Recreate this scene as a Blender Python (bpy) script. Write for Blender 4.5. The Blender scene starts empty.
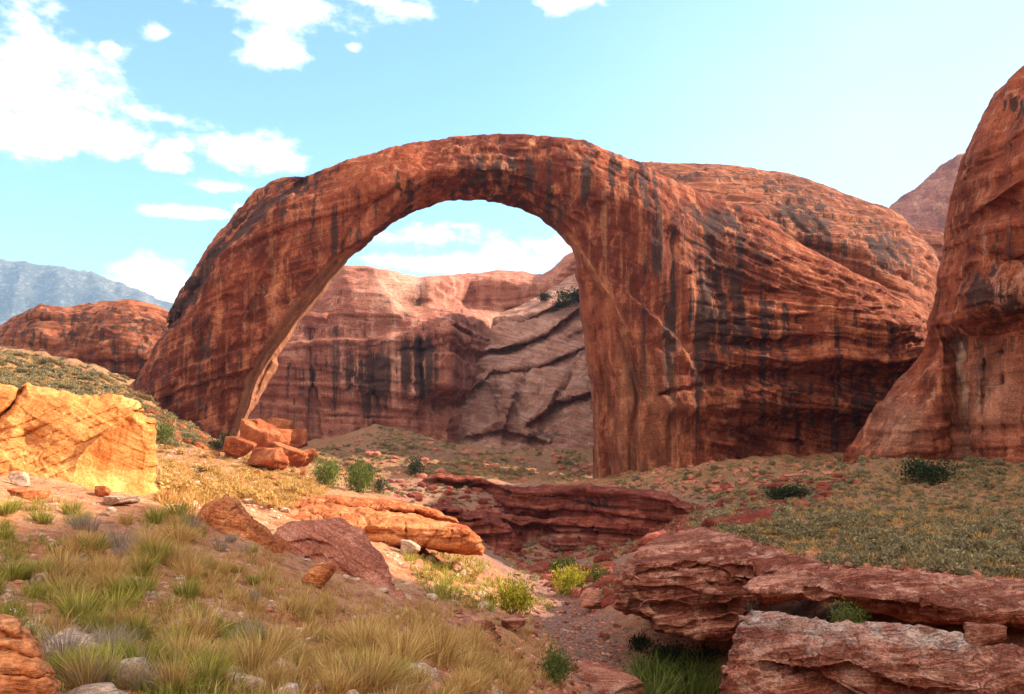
import bpy, math, random
import numpy as np
from mathutils import Vector

C = bpy.context.scene.collection
F = 900.0            # focal length in pixels of the 1024 px wide picture
CX, HY = 512.0, 430.0   # principal column, horizon row
# ------------------------------------------------------------------ camera, sky, sun, exposure
cam_d = bpy.data.cameras.new('camera'); cam = bpy.data.objects.new('camera', cam_d); C.objects.link(cam)
cam.location = (0, 0, 0); cam.rotation_euler = (math.radians(90), 0, 0)
cam_d.sensor_width = 36.0; cam_d.lens = 36.0 * F / 1024.0
cam_d.shift_y = (HY - 347.0) / 1024.0
cam_d.clip_start = 0.1; cam_d.clip_end = 40000
bpy.context.scene.camera = cam

SUN_EL, SUN_AZ = math.radians(33.0), math.radians(72.0)     # azimuth from +Y towards +X
SUN = Vector((math.sin(SUN_AZ) * math.cos(SUN_EL), math.cos(SUN_AZ) * math.cos(SUN_EL), math.sin(SUN_EL)))
sc = bpy.context.scene
sc.view_settings.view_transform = 'Standard'; sc.view_settings.look = 'None'
sc.view_settings.exposure = 1.52; sc.view_settings.gamma = 1.0
sc.view_settings.use_curve_mapping = False
try:
    sc.cycles.volume_bounces = 0; sc.cycles.max_bounces = 6; sc.cycles.diffuse_bounces = 4; sc.cycles.glossy_bounces = 1
    sc.cycles.transparent_max_bounces = 8; sc.cycles.use_denoising = True
except Exception:
    pass

sl = bpy.data.lights.new('sun', 'SUN'); sl.energy = 4.6; sl.angle = math.radians(0.55); sl.color = (1.0, 0.90, 0.74)
so = bpy.data.objects.new('sun', sl); C.objects.link(so)
so.rotation_euler = (-SUN).to_track_quat('-Z', 'Y').to_euler(); so.location = SUN * 300

W = bpy.data.worlds.new('World'); sc.world = W; W.use_nodes = True
def N(nt, t, **k):
    n = nt.nodes.new(t)
    for a, b in k.items():
        setattr(n, a, b)
    return n
def M(nt, op, a, b=None, c=None, clamp=False):
    n = nt.nodes.new('ShaderNodeMath'); n.operation = op; n.use_clamp = clamp
    for i, v in enumerate((a, b, c)):
        if v is None: continue
        if isinstance(v, (int, float)): n.inputs[i].default_value = v
        else: nt.links.new(v, n.inputs[i])
    return n.outputs[0]
def smooth(nt, v, lo, hi, a=0.0, b=1.0):
    n = nt.nodes.new('ShaderNodeMapRange'); n.interpolation_type = 'SMOOTHSTEP'
    nt.links.new(v, n.inputs[0])
    for i, x in enumerate((lo, hi, a, b)): n.inputs[i + 1].default_value = x
    return n.outputs[0]
def mixc(nt, f, a, b, bt='MIX'):
    n = nt.nodes.new('ShaderNodeMix'); n.data_type = 'RGBA'; n.blend_type = bt
    for s, v in ((n.inputs[0], f), (n.inputs[6], a), (n.inputs[7], b)):
        if isinstance(v, (int, float)): s.default_value = v
        elif isinstance(v, (tuple, list)): s.default_value = (*v[:3], 1)
        else: nt.links.new(v, s)
    return n.outputs[2]

def px_dir(px, py):
    v = Vector(((px - CX) / F, 1.0, (HY - py) / F)).normalized()
    return math.atan2(v.x, v.y), math.asin(v.z)

def build_world():
    nt = W.node_tree; nt.nodes.clear(); L = nt.links
    out = N(nt, 'ShaderNodeOutputWorld'); bg = N(nt, 'ShaderNodeBackground'); L.new(bg.outputs[0], out.inputs[0])
    sky = N(nt, 'ShaderNodeTexSky', sky_type='NISHITA', sun_disc=False)
    sky.sun_elevation = SUN_EL; sky.sun_rotation = SUN_AZ; sky.altitude = 1200; sky.air_density = 1.0; sky.dust_density = 0.9; sky.ozone_density = 1.0
    tc = N(nt, 'ShaderNodeTexCoord'); sep = N(nt, 'ShaderNodeSeparateXYZ'); L.new(tc.outputs['Generated'], sep.inputs[0])
    az = M(nt, 'ARCTAN2', sep.outputs[0], sep.outputs[1]); el = M(nt, 'ARCSINE', sep.outputs[2])
    no = N(nt, 'ShaderNodeTexNoise'); no.inputs['Scale'].default_value = 20; no.inputs['Detail'].default_value = 9; no.inputs['Roughness'].default_value = 0.62
    mp = N(nt, 'ShaderNodeMapping'); mp.inputs['Scale'].default_value = (1, 1, 1.7); L.new(tc.outputs['Generated'], mp.inputs[0]); L.new(mp.outputs[0], no.inputs['Vector'])
    no_l = N(nt, 'ShaderNodeTexNoise'); no_l.inputs['Scale'].default_value = 6; no_l.inputs['Detail'].default_value = 5; L.new(mp.outputs[0], no_l.inputs['Vector'])
    blobs = [  # cloud centre px, py, half width, half height, weight
        (28, 75, 85, 52, 1), (10, 140, 48, 22, 1), (85, 128, 95, 28, 1), (165, 118, 62, 10, .8), (-60, 90, 80, 70, 1), (120, 148, 40, 16, .9),
        (165, 158, 32, 14, 1), (170, 146, 24, 9, 1), (258, 152, 60, 21, 1), (290, 160, 30, 12, 1), (218, 187, 36, 9, .9), (200, 213, 66, 9, 1), (245, 208, 30, 9, .8),
        (158, 33, 17, 9, .9), (109, 50, 11, 8, .9), (150, 280, 55, 24, 1), (170, 295, 60, 22, 1),
        (285, 8, 95, 32, 1), (270, 40, 46, 26, 1), (400, 10, 40, 14, .8), (570, 2, 42, 15, .9), (352, 47, 12, 6, .7), (330, -20, 150, 30, 1),
        (445, 240, 90, 16, .55), (490, 262, 95, 22, .75), (420, 262, 70, 12, .7), (560, 250, 60, 20, .6), (455, 226, 30, 5, .5), ]
    acc = None
    for px, py, rx, ry, w in blobs:
        a0, e0 = px_dir(px, py)
        da = M(nt, 'MULTIPLY', M(nt, 'SUBTRACT', az, a0), F / rx); de = M(nt, 'MULTIPLY', M(nt, 'SUBTRACT', el, e0), F / ry)
        d = M(nt, 'SQRT', M(nt, 'ADD', M(nt, 'MULTIPLY', da, da), M(nt, 'MULTIPLY', de, de)))
        v = M(nt, 'MULTIPLY', M(nt, 'SUBTRACT', 1.0, d), w)
        acc = v if acc is None else M(nt, 'MAXIMUM', acc, v)
    acc = M(nt, 'MAXIMUM', acc, -1.0)
    nn = M(nt, 'ADD', M(nt, 'MULTIPLY', M(nt, 'SUBTRACT', no.outputs[0], 0.5), 2.5), M(nt, 'MULTIPLY', M(nt, 'SUBTRACT', no_l.outputs[0], 0.5), 1.0))
    f = M(nt, 'ADD', acc, nn)
    mask = smooth(nt, f, 0.03, 0.70)
    # bright warm cloud added to the unseen sky behind, to fill the shade
    back = smooth(nt, sep.outputs[1], 0.25, -0.1)
    mask2 = M(nt, 'MULTIPLY', smooth(nt, no_l.outputs[0], 0.34, 0.50), back)
    mask = M(nt, 'MAXIMUM', mask, M(nt, 'MULTIPLY', mask2, 0.8)); cloud = mixc(nt, back, CLOUD, (10.0, 8.9, 7.3))
    # pale summer veil that thickens towards the sun's side
    va, ve = px_dir(930, 150); d2 = M(nt, 'SQRT', M(nt, 'ADD', M(nt, 'POWER', M(nt, 'MULTIPLY', M(nt, 'SUBTRACT', az, va), 1.9), 2.0), M(nt, 'POWER', M(nt, 'MULTIPLY', M(nt, 'SUBTRACT', el, ve), 2.6), 2.0)))
    veil = M(nt, 'MULTIPLY', smooth(nt, d2, 1.0, 0.05), M(nt, 'ADD', 0.45, M(nt, 'MULTIPLY', no_l.outputs[0], 0.6)))
    mask = M(nt, 'MAXIMUM', mask, M(nt, 'MULTIPLY', veil, 0.35))
    hs = N(nt, 'ShaderNodeHueSaturation'); hs.inputs['Saturation'].default_value = 1.0; hs.inputs['Value'].default_value = 1.0
    L.new(sky.outputs[0], hs.inputs['Color'])
    skyc = mixc(nt, 1.0, hs.outputs[0], SKY_TINT, 'MULTIPLY')
    col = mixc(nt, mask, skyc, cloud)
    L.new(col, bg.inputs[0]); bg.inputs[1].default_value = SKY_STRENGTH
SKY_STRENGTH = 0.125; SKY_TINT = (0.70, 0.93, 0.99); CLOUD = (5.2, 5.2, 5.3)
build_world()

# ------------------------------------------------------------------ numpy helpers
def P(px, py, Y):
    return ((px - CX) / F * Y, Y, (HY - py) / F * Y)
def _h(ix, iy, iz, s):
    with np.errstate(over='ignore'):
        h = (ix.astype(np.uint32) * np.uint32(374761393) + iy.astype(np.uint32) * np.uint32(668265263)
             + iz.astype(np.uint32) * np.uint32(2147483647 - 1274126177) + np.uint32((s * 2654435761) & 0xffffffff))
        h = (h ^ (h >> np.uint32(13))) * np.uint32(1274126177)
        h = (h ^ (h >> np.uint32(16))) * np.uint32(2246822519)
        h = h ^ (h >> np.uint32(15))
    return h.astype(np.float64) / 4294967295.0 * 2 - 1
def vn(p, s=0):
    i = np.floor(p).astype(np.int64); f = p - i; f = f * f * f * (f * (f * 6 - 15) + 10)
    x, y, z = i[..., 0], i[..., 1], i[..., 2]; fx, fy, fz = f[..., 0], f[..., 1], f[..., 2]
    def l(a, b, t): return a + (b - a) * t
    return l(l(l(_h(x, y, z, s), _h(x + 1, y, z, s), fx), l(_h(x, y + 1, z, s), _h(x + 1, y + 1, z, s), fx), fy),
             l(l(_h(x, y, z + 1, s), _h(x + 1, y, z + 1, s), fx), l(_h(x, y + 1, z + 1, s), _h(x + 1, y + 1, z + 1, s), fx), fy), fz)
def fbm(p, o=4, s=0, g=0.5):
    r = 0; a = 1.0; t = 0
    for k in range(o):
        r = r + a * vn(p * (2.03 ** k) + 17.3 * k, s + k * 101); t += a; a *= g
    return r / t * 1.6
def strata(p, h, tilt=(0, 0), warp=1.0, s=0, wl=30.0, hold=0.7):
    """ledge profile in [-1,1] from bedding planes h metres thick"""
    q = (p[..., 2] + tilt[0] * p[..., 0] + tilt[1] * p[..., 1] + warp * fbm(p / wl, 3, s + 5)) / h
    i = np.floor(q); f = q - i; zz = np.zeros_like(i)
    # hardness of a bed also wanders along the bed
    lat = np.floor(fbm(p / (wl * 0.8), 2, s + 9) * 1.2)
    a = _h(i.astype(np.int64), zz.astype(np.int64), zz.astype(np.int64), s); b = _h((i + 1).astype(np.int64), zz.astype(np.int64), zz.astype(np.int64), s)
    t = np.clip((f - hold) / (1 - hold), 0, 1); t = t * t * (3 - 2 * t)
    return a + (b - a) * t
def bedz(p, tilt, th, var, s=0):
    """height measured square to the bedding: cross-bed sets th metres thick, each with its own dip"""
    z = p[..., 2] + 0.04 * p[..., 0] + 0.22 * th * fbm(p / (4 * th), 3, s); i = np.floor(z / th + 0.5 * vn(p / (5 * th), s + 1)).astype(np.int64)
    k = _h(i, 0 * i, 0 * i + 3, s + 2); curve = 0.05 * th * vn(p / (1.2 * th), s + 3)
    return p[..., 2] + (tilt[0] + var * k) * p[..., 0] + tilt[1] * p[..., 1] + curve + 0.10 * th * fbm(p / (2.5 * th), 3, s + 4)
def spall(p, l, s=0, n=2.2):
    q = fbm(p / l, 3, s) * n; i = np.floor(q); return i + sst(q - i, 0.86, 1.0) - q * 0.6
def sst(x, a, b):
    t = np.clip((x - a) / (b - a), 0, 1); return t * t * (3 - 2 * t)
def seg_dist(X, Y, pts, closed=False):
    """distance to a polyline, and signed side (+ on the right when walking along it)"""
    best = np.full(X.shape, 1e9); side = np.zeros(X.shape); par = np.zeros(X.shape)
    n = len(pts); m = n if closed else n - 1
    for k in range(m):
        ax, ay = pts[k]; bx, by = pts[(k + 1) % n]; dx, dy = bx - ax, by - ay; L2 = dx * dx + dy * dy + 1e-9
        t = np.clip(((X - ax) * dx + (Y - ay) * dy) / L2, 0, 1)
        ex, ey = X - ax - t * dx, Y - ay - t * dy; d = np.hypot(ex, ey); c = dx * ey - dy * ex
        u = d < best; best = np.where(u, d, best); side = np.where(u, np.sign(c), side); par = np.where(u, (k + t) / max(m, 1), par)
    return best, side, par
def inside(X, Y, poly):
    r = np.zeros(X.shape, bool); n = len(poly)
    for k in range(n):
        x1, y1 = poly[k]; x2, y2 = poly[(k + 1) % n]
        c = ((y1 > Y) != (y2 > Y)); xi = (x2 - x1) * (Y - y1) / ((y2 - y1) or 1e-9) + x1
        r ^= c & (X < xi)
    return r
def nets(f):
    """naive surface nets of the zero set of f (positive inside)"""
    s = f > 0; nx, ny, nz = f.shape
    acc = np.zeros((nx - 1, ny - 1, nz - 1, 3), np.float32); cnt = np.zeros((nx - 1, ny - 1, nz - 1), np.float32)
    sl_ = lambda o, n: slice(o, n - 1 + o)
    cr = [(a, b, c) for a in (0, 1) for b in (0, 1) for c in (0, 1)]
    for ax in range(3):
        for o in cr:
            if o[ax]: continue
            o2 = list(o); o2[ax] = 1
            A = f[sl_(o[0], nx), sl_(o[1], ny), sl_(o[2], nz)]; B = f[sl_(o2[0], nx), sl_(o2[1], ny), sl_(o2[2], nz)]
            m = (A > 0) != (B > 0)
            t = A[m] / (A[m] - B[m])
            v = np.empty((t.size, 3), np.float32); v[:] = o; v[:, ax] = t
            acc[m] += v; cnt[m] += 1
    act = cnt > 0; idx = np.full(act.shape, -1, np.int64); idx[act] = np.arange(act.sum())
    g = np.argwhere(act); verts = g + acc[act] / cnt[act][:, None]
    quads = []
    for ax in range(3):
        b, c = [a for a in range(3) if a != ax]
        lo = [slice(None)] * 3; hi = [slice(None)] * 3; lo[ax] = slice(0, -1); hi[ax] = slice(1, None)
        S1, S2 = s[tuple(lo)], s[tuple(hi)]
        e = np.argwhere(S1 != S2); ok = (e[:, b] > 0) & (e[:, c] > 0) & (e[:, b] < f.shape[b] - 1) & (e[:, c] < f.shape[c] - 1); e = e[ok]
        def at(db, dc):
            q = e.copy(); q[:, b] += db; q[:, c] += dc; return idx[q[:, 0], q[:, 1], q[:, 2]]
        q = np.stack([at(-1, -1), at(0, -1), at(0, 0), at(-1, 0)], 1)
        fl = S1[e[:, 0], e[:, 1], e[:, 2]]
        if ax == 1: fl = ~fl
        q[~fl] = q[~fl][:, ::-1]
        quads.append(q)
    return verts.astype(np.float64), np.concatenate(quads)
def vnormals(v, q):
    a = v[q[:, 2]] - v[q[:, 0]]; b = v[q[:, 3 if q.shape[1] == 4 else 1]] - v[q[:, 1 if q.shape[1] == 4 else 0]]
    n = np.cross(a, b); r = np.zeros_like(v)
    for k in range(q.shape[1]):
        for c in range(3): r[:, c] += np.bincount(q[:, k], n[:, c], len(v))
    return r / (np.linalg.norm(r, axis=1, keepdims=True) + 1e-12)
def relax(v, q, it, lam=0.5):
    e = np.concatenate([np.stack([q[:, k], q[:, (k + 1) % 4]], 1) for k in range(4)]); e = np.concatenate([e, e[:, ::-1]]); c = np.bincount(e[:, 0], minlength=len(v)) + 1e-9
    for _ in range(it):
        m = np.stack([np.bincount(e[:, 0], v[e[:, 1], k], len(v)) for k in range(3)], 1) / c[:, None]; v = v + lam * (m - v)
    return v
def mesh_obj(name, v, q, mat, parent=None, origin=(0, 0, 0), smooth_=True, attrs=None):
    me = bpy.data.meshes.new(name); v = np.asarray(v, np.float32) - np.asarray(origin, np.float32); q = np.asarray(q, np.int32)
    me.vertices.add(len(v)); me.vertices.foreach_set('co', v.ravel())
    k = q.shape[1]; me.loops.add(q.size); me.loops.foreach_set('vertex_index', q.ravel())
    me.polygons.add(len(q)); me.polygons.foreach_set('loop_start', np.arange(0, q.size, k, dtype=np.int32)); me.polygons.foreach_set('loop_total', np.full(len(q), k, np.int32))
    me.polygons.foreach_set('use_smooth', np.full(len(q), bool(smooth_)))
    for an, av in (attrs or {}).items():
        a = me.attributes.new(an, 'FLOAT', 'POINT'); a.data.foreach_set('value', np.asarray(av, np.float32))
    me.update(calc_edges=True); me.validate()
    me.materials.append(mat)
    o = bpy.data.objects.new(name, me); C.objects.link(o); o.location = origin
    if parent: o.parent = parent
    return o
def tag(o, label=None, cat=None, group=None, kind=None):
    for k, v in (('label', label), ('category', cat), ('group', group), ('kind', kind)):
        if v: o[k] = v
    return o

# ------------------------------------------------------------------ materials
def rock_mat(name, c_lo, c_mid, c_hi, scale=1.0, bed=0.5, varn_shade=0.5, tilt=(0.0, 0.0), bump=0.6, varn_shade_col=(0.045, 0.026, 0.022), pale_col=(0.62, 0.36, 0.20),
             bed_freq=1.0, pale=0.0, rough=0.92, crack=0.35, streak=0.8, mott=0.5, xb=6.0, fc=1.0):
    m = bpy.data.materials.new(name); m.use_nodes = True; nt = m.node_tree; L = nt.links
    b = nt.nodes['Principled BSDF']; b.inputs['Roughness'].default_value = rough; b.inputs['Specular IOR Level'].default_value = 0.1
    ge = N(nt, 'ShaderNodeNewGeometry'); pos = ge.outputs['Position']
    def noise(sc3, detail=4, rough_=0.6, dist=0.0, rot=(0, 0, 0)):
        mp = N(nt, 'ShaderNodeMapping'); mp.inputs['Scale'].default_value = sc3; mp.inputs['Rotation'].default_value = rot
        L.new(pos, mp.inputs[0]); n = N(nt, 'ShaderNodeTexNoise'); n.inputs['Scale'].default_value = 1.0; n.inputs['Detail'].default_value = detail
        n.inputs['Roughness'].default_value = rough_; n.inputs['Distortion'].default_value = dist; L.new(mp.outputs[0], n.inputs['Vector']); return n.outputs[0]
    s = scale
    al = N(nt, 'ShaderNodeAttribute', attribute_name='lay').outputs['Fac']; at = N(nt, 'ShaderNodeAttribute', attribute_name='varn'); ap = N(nt, 'ShaderNodeAttribute', attribute_name='pale'); ab = N(nt, 'ShaderNodeAttribute', attribute_name='big')
    col = mixc(nt, smooth(nt, ab.outputs['Fac'], -0.45, 0.45), c_lo, c_mid)
    mid = noise((0.32 * s, 0.32 * s, 0.16 * s), 5, 0.7)
    col = mixc(nt, smooth(nt, mid, 0.48, 0.66, 0, 0.85), col, c_hi)
    cx_ = N(nt, 'ShaderNodeCombineXYZ'); sp_ = N(nt, 'ShaderNodeSeparateXYZ'); L.new(pos, sp_.inputs[0]); L.new(sp_.outputs[0], cx_.inputs[0]); L.new(sp_.outputs[1], cx_.inputs[1])
    L.new(N(nt, 'ShaderNodeAttribute', attribute_name='bedz').outputs['Fac'], cx_.inputs[2])
    mpb = N(nt, 'ShaderNodeMapping'); mpb.inputs['Scale'].default_value = (0.07 * s, 0.07 * s, 1.3 * s * bed_freq); L.new(cx_.outputs[0], mpb.inputs[0])
    nb = N(nt, 'ShaderNodeTexNoise'); nb.inputs['Scale'].default_value = 1.0; nb.inputs['Detail'].default_value = 6; nb.inputs['Roughness'].default_value = 0.72; L.new(mpb.outputs[0], nb.inputs['Vector']); bd = nb.outputs[0]
    col = mixc(nt, M(nt, 'MULTIPLY', M(nt, 'MULTIPLY', smooth(nt, bd, 0.54, 0.38), bed), al), col, (c_lo[0] * 0.5, c_lo[1] * 0.45, c_lo[2] * 0.45))
    col = mixc(nt, M(nt, 'MULTIPLY', M(nt, 'MULTIPLY', smooth(nt, bd, 0.54, 0.68), bed * 0.6), al), col, c_hi)
    if streak > 0:
        stk = noise((0.6 * s, 0.6 * s, 0.009 * s), 5, 0.7)
        col = mixc(nt, M(nt, 'MULTIPLY', smooth(nt, stk, 0.46, 0.34), 0.5 * streak), col, pale_col)
        th = M(nt, 'ADD', stk, M(nt, 'MULTIPLY', at.outputs['Fac'], 0.24))
        th = M(nt, 'ADD', th, M(nt, 'MULTIPLY', M(nt, 'SUBTRACT', mid, 0.5), 0.16))
        col = mixc(nt, M(nt, 'MULTIPLY', smooth(nt, th, 0.60, 0.72), 0.88), col, varn_shade_col)
    col = mixc(nt, M(nt, 'MULTIPLY', ap.outputs['Fac'], 0.8), col, pale_col)
    fine = noise((5 * s, 5 * s, 8 * s), 4, 0.75)
    if pale:
        col = mixc(nt, M(nt, 'MULTIPLY', smooth(nt, fine, 0.5, 0.66), pale), col, pale_col)
    col = mixc(nt, 1.0, col, mixc(nt, smooth(nt, fine, 0.3, 0.7), (1 - 0.5 * fc, 1 - 0.53 * fc, 1 - 0.55 * fc), (1 + 0.45 * fc,) * 3), 'MULTIPLY')
    col = mixc(nt, smooth(nt, mid, 0.47, 0.35, 0, mott), col, (c_lo[0] * 0.4, c_lo[1] * 0.36, c_lo[2] * 0.4))
    ck = smooth(nt, M(nt, 'ABSOLUTE', M(nt, 'SUBTRACT', bd, 0.5)), 0.0, 0.022)
    ck = M(nt, 'SUBTRACT', 1.0, M(nt, 'MULTIPLY', M(nt, 'SUBTRACT', 1.0, ck), M(nt, 'MULTIPLY', smooth(nt, mid, 0.56, 0.48), al)))
    h = M(nt, 'ADD', M(nt, 'MULTIPLY', bd, 1.4 * bed + 0.3), M(nt, 'MULTIPLY', ck, crack))
    h = M(nt, 'ADD', h, M(nt, 'MULTIPLY', mid, 0.9)); h = M(nt, 'ADD', h, M(nt, 'MULTIPLY', fine, 0.14))
    col = mixc(nt, M(nt, 'MULTIPLY', M(nt, 'SUBTRACT', 1.0, ck), 0.45), col, (c_lo[0] * 0.35, c_lo[1] * 0.3, c_lo[2] * 0.3)); L.new(col, b.inputs['Base Color'])
    bp = N(nt, 'ShaderNodeBump'); bp.inputs['Strength'].default_value = bump; bp.inputs['Distance'].default_value = 1.0 / s
    L.new(h, bp.inputs['Height']); L.new(bp.outputs[0], b.inputs['Normal'])
    m['v'] = varn_shade; m['s'] = scale; m['tilt'] = tilt; m['xb'] = xb
    return m

RED = dict(c_lo=(0.145, 0.028, 0.013), c_mid=(0.32, 0.073, 0.031), c_hi=(0.49, 0.16, 0.074))
m_arch = rock_mat('navajo_sandstone', **RED, scale=0.8, bed=0.7, varn_shade=0.45, tilt=(0.22, 0.05), pale_col=(0.56, 0.25, 0.125))
m_dome = rock_mat('dome_sandstone', (0.19, 0.048, 0.022), (0.31, 0.088, 0.040), (0.41, 0.155, 0.078), mott=0.4, streak=0.25, scale=0.7, bed=0.8, varn_shade=0.5, tilt=(0.1, 0.0))
m_wall = rock_mat('canyon_sandstone', (0.31, 0.10, 0.064), (0.40, 0.150, 0.098), (0.49, 0.225, 0.155), mott=0.3, scale=0.5, bed=0.3, varn_shade=0.15, pale_col=(0.58, 0.34, 0.24))
m_slick = rock_mat('slickrock', (0.31, 0.12, 0.082), (0.40, 0.175, 0.122), (0.48, 0.25, 0.18), mott=0.3, scale=0.55, bed=0.75, varn_shade=0.3, tilt=(0.3, 0.1), pale_col=(0.52, 0.33, 0.25))
m_cliff = rock_mat('cliff_sandstone', (0.20, 0.042, 0.018), (0.34, 0.080, 0.034), (0.46, 0.145, 0.066), scale=0.9, bed=0.30, varn_shade=0.45, pale_col=(0.58, 0.33, 0.21))
m_peak = rock_mat('peak_sandstone', (0.30, 0.10, 0.07), (0.36, 0.13, 0.09), (0.42, 0.18, 0.12), scale=0.14, bed=0.5, varn_shade=0.2)
m_kay = rock_mat('red_ledge_sandstone', (0.16, 0.032, 0.020), (0.23, 0.050, 0.030), (0.35, 0.11, 0.065), scale=1.6, bed=0.7, varn_shade=0.2, pale_col=(0.5, 0.25, 0.17), streak=0.25)
m_near = rock_mat('pink_ledge_sandstone', (0.38, 0.11, 0.062), (0.60, 0.23, 0.14), (0.70, 0.36, 0.245), mott=0.3, xb=1.6, bed_freq=1.7, scale=3.4, bed=0.85, bump=0.9, varn_shade=0.0, pale=0.0, pale_col=(0.62, 0.44, 0.34), streak=0.0, tilt=(-0.15, 0.1))
m_gold = rock_mat('golden_boulder_sandstone', (0.52, 0.175, 0.045), (0.62, 0.255, 0.068), (0.70, 0.35, 0.115), fc=0.5, mott=0.3, scale=2.2, bed=0.25, bump=0.3, crack=0.2, varn_shade=0.0, streak=0.0, tilt=(0.5, 0.3), pale=0.15, pale_col=(0.78, 0.50, 0.22))
m_orange = rock_mat('orange_sandstone', (0.42, 0.11, 0.035), (0.54, 0.175, 0.06), (0.62, 0.26, 0.11), mott=0.3, scale=3.0, bed=0.45, varn_shade=0.0, streak=0.0, pale_col=(0.66, 0.40, 0.22))
m_slab = rock_mat('mauve_slab_sandstone', (0.38, 0.12, 0.072), (0.48, 0.175, 0.108), (0.56, 0.25, 0.165), mott=0.3, scale=3.0, bed=0.3, varn_shade=0.0, streak=0.0, tilt=(0.6, 0.2))

# ------------------------------------------------------------------ relief masses
def prof(t):
    t1 = np.clip(t, 0, 1); return np.where(t < 0, t, 0.75 * t1 * (2 - t1) + 0.25 * np.sqrt(np.maximum(0, 1 - (1 - t1) ** 2)))
def relief(name, outline, D, Tf, Rf, Tb, Rb, step, ds, mat, feat=None, disp=None, attr=None, lean=None, jag=0.8, layer=7.0):
    """A solid rock whose outline (seen from the south) stands at depth D; Tf / Tb metres of rounded rock before / behind that line."""
    xs = np.array([p[0] for p in outline]); ys = np.array([p[1] for p in outline])
    gx = np.arange(xs.min() - 2.5 * step, xs.max() + 2.6 * step, step); gy = np.arange(ys.min() - 2.5 * step, ys.max() + 2.6 * step, step)
    X, Y = np.meshgrid(gx, gy, indexing='ij')
    p3 = np.stack([X, Y, 0 * X + len(outline)], -1); k = Y / layer + 1.2 * vn(p3 / 60, 3); ki = np.floor(k).astype(np.int64); st = _h(ki, 0 * ki, 0 * ki + 5, 4)
    Xw = X + jag * (1.3 * vn(p3 / 11, 1) + 0.7 * vn(p3 / 4, 2) + 1.0 * st); Yw = Y + jag * (0.9 * vn(p3 / 13, 6) + 0.5 * vn(p3 / 4.5, 7))
    d, _, _ = seg_dist(Xw, Yw, outline, True); d = np.where(inside(Xw, Yw, outline), d, -d)
    D0 = D if callable(D) else (lambda a, b: np.full(np.shape(a), float(D)))
    Df = (lambda a, b: D0(a, b) + lean(a, b)) if lean else D0
    fr = -Tf * prof(d / Rf); bk = Tb * prof(d / Rb)
    if feat is not None:
        fr = fr + feat(X, Y, d) * sst(d, -1, 4)
        fr = np.minimum(fr, bk - np.minimum(0.15 * Tb, 0.3 * Tf * prof(d / Rf)) * (d > 0))
    s0 = fr[d > 0].min() - 2 * ds; s1 = bk[d > 0].max() + 2 * ds
    S = np.arange(s0, s1 + ds, ds)
    f = np.minimum(S[None, None, :] - fr[..., None], bk[..., None] - S[None, None, :]).astype(np.float32)
    # the outside is everything beyond the outline
    f = np.where((d <= 0)[..., None], np.minimum(f, (d[..., None] - 1e-3) * (Tf / Rf)), f).astype(np.float32)
    f[0] = f[-1] = -1; f[:, 0] = f[:, -1] = -1
    v, q = nets(f)
    v = relax(v, q, 3)
    px = gx[0] + v[:, 0] * step; py = gy[0] + v[:, 1] * step; dep = S[0] + v[:, 2] * ds + Df(px, py)
    w = np.stack([(px - CX) / F * dep, dep, (HY - py) / F * dep], 1)
    # px right, py down, depth away is a right handed frame, and so is x, -z, y: winding is kept
    n = vnormals(w, q)
    front = n[np.argmin(w[:, 1])]
    if front[1] > 0: q = q[:, ::-1]; n = -n
    if disp is not None:
        n = relax(n, q, 4); n /= np.linalg.norm(n, axis=1, keepdims=True) + 1e-9
        edge = seg_dist(px, py, outline, True)[0]
        dv = disp(w, n, px, py) * (0.3 + 0.7 * sst(edge, 0, 6)); dep_s = S[0] + v[:, 2] * ds
        bkw = sst(dep_s, -0.02 * Tb, 0.12 * Tb); dv = dv * (1 - bkw) - (np.abs(dv) + 0.02 * Tb) * bkw
        w = w + n * dv[:, None]
    org = (float(w[:, 0].mean()), float(w[:, 1].mean()), float(w[:, 2].min()))
    return mesh_obj(name, w, q, mat, origin=org, attrs=rock_attrs(mat, w, attr(px, py, w) if attr else {}))

def rock_attrs(mat, w, at):
    at = dict(at); s_ = mat['s']; at.setdefault('lay', np.ones(len(w))); w = np.asarray(w)
    if 'bedz' not in at: at['bedz'] = bedz(w, tuple(mat['tilt']), mat['xb'], 0.16, 71)
    at['big'] = fbm(np.asarray(w) * 0.05 * s_, 3, 77)
    at['varn'] = at.get('varn', 0) + mat['v'] * sst(fbm(np.asarray(w) * 0.05 * s_ + 9.0, 3, 78), -0.15, 0.55)
    return at
def gauss_line(X, Y, pts, w):
    d, s, t = seg_dist(X, Y, pts); return np.exp(-(d / w) ** 2)
def blob(X, Y, cx, cy, rx, ry, p=2.0):
    return np.exp(-(np.abs((X - cx) / rx) ** p + np.abs((Y - cy) / ry) ** p))

# ---- the arch
ARCH = [(112, 404), (124, 389), (137, 374), (149, 355), (163, 327), (176, 299), (188, 281), (198, 261), (212, 240), (228, 222), (241, 205), (254, 191), (268, 181), (283, 176), (301, 175),
        (340, 163), (384, 149), (420, 140), (457, 135), (497, 133), (527, 134), (561, 137), (584, 139), (608, 149), (641, 162), (681, 183), (721, 199), (738, 203), (754, 207),
        (778, 225), (802, 243), (834, 259), (859, 273), (883, 283), (899, 298), (911, 310), (923, 322), (926, 346), (950, 380), (950, 530), (592, 530),
        (592, 484), (593.5, 444), (591.5, 398), (586, 354), (580, 310), (578, 281), (574, 252), (562, 237), (551, 227), (534, 217), (517, 209), (500, 205), (480, 202), (460, 201),
        (440, 203.5), (414, 213), (390, 225), (374, 239), (353, 255), (342, 268), (322, 296), (301, 320), (284, 348), (277, 358), (279, 366), (270, 379), (263, 393), (254, 408), (247, 420),
        (239, 441), (232, 452), (222, 500), (112, 500)]
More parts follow.
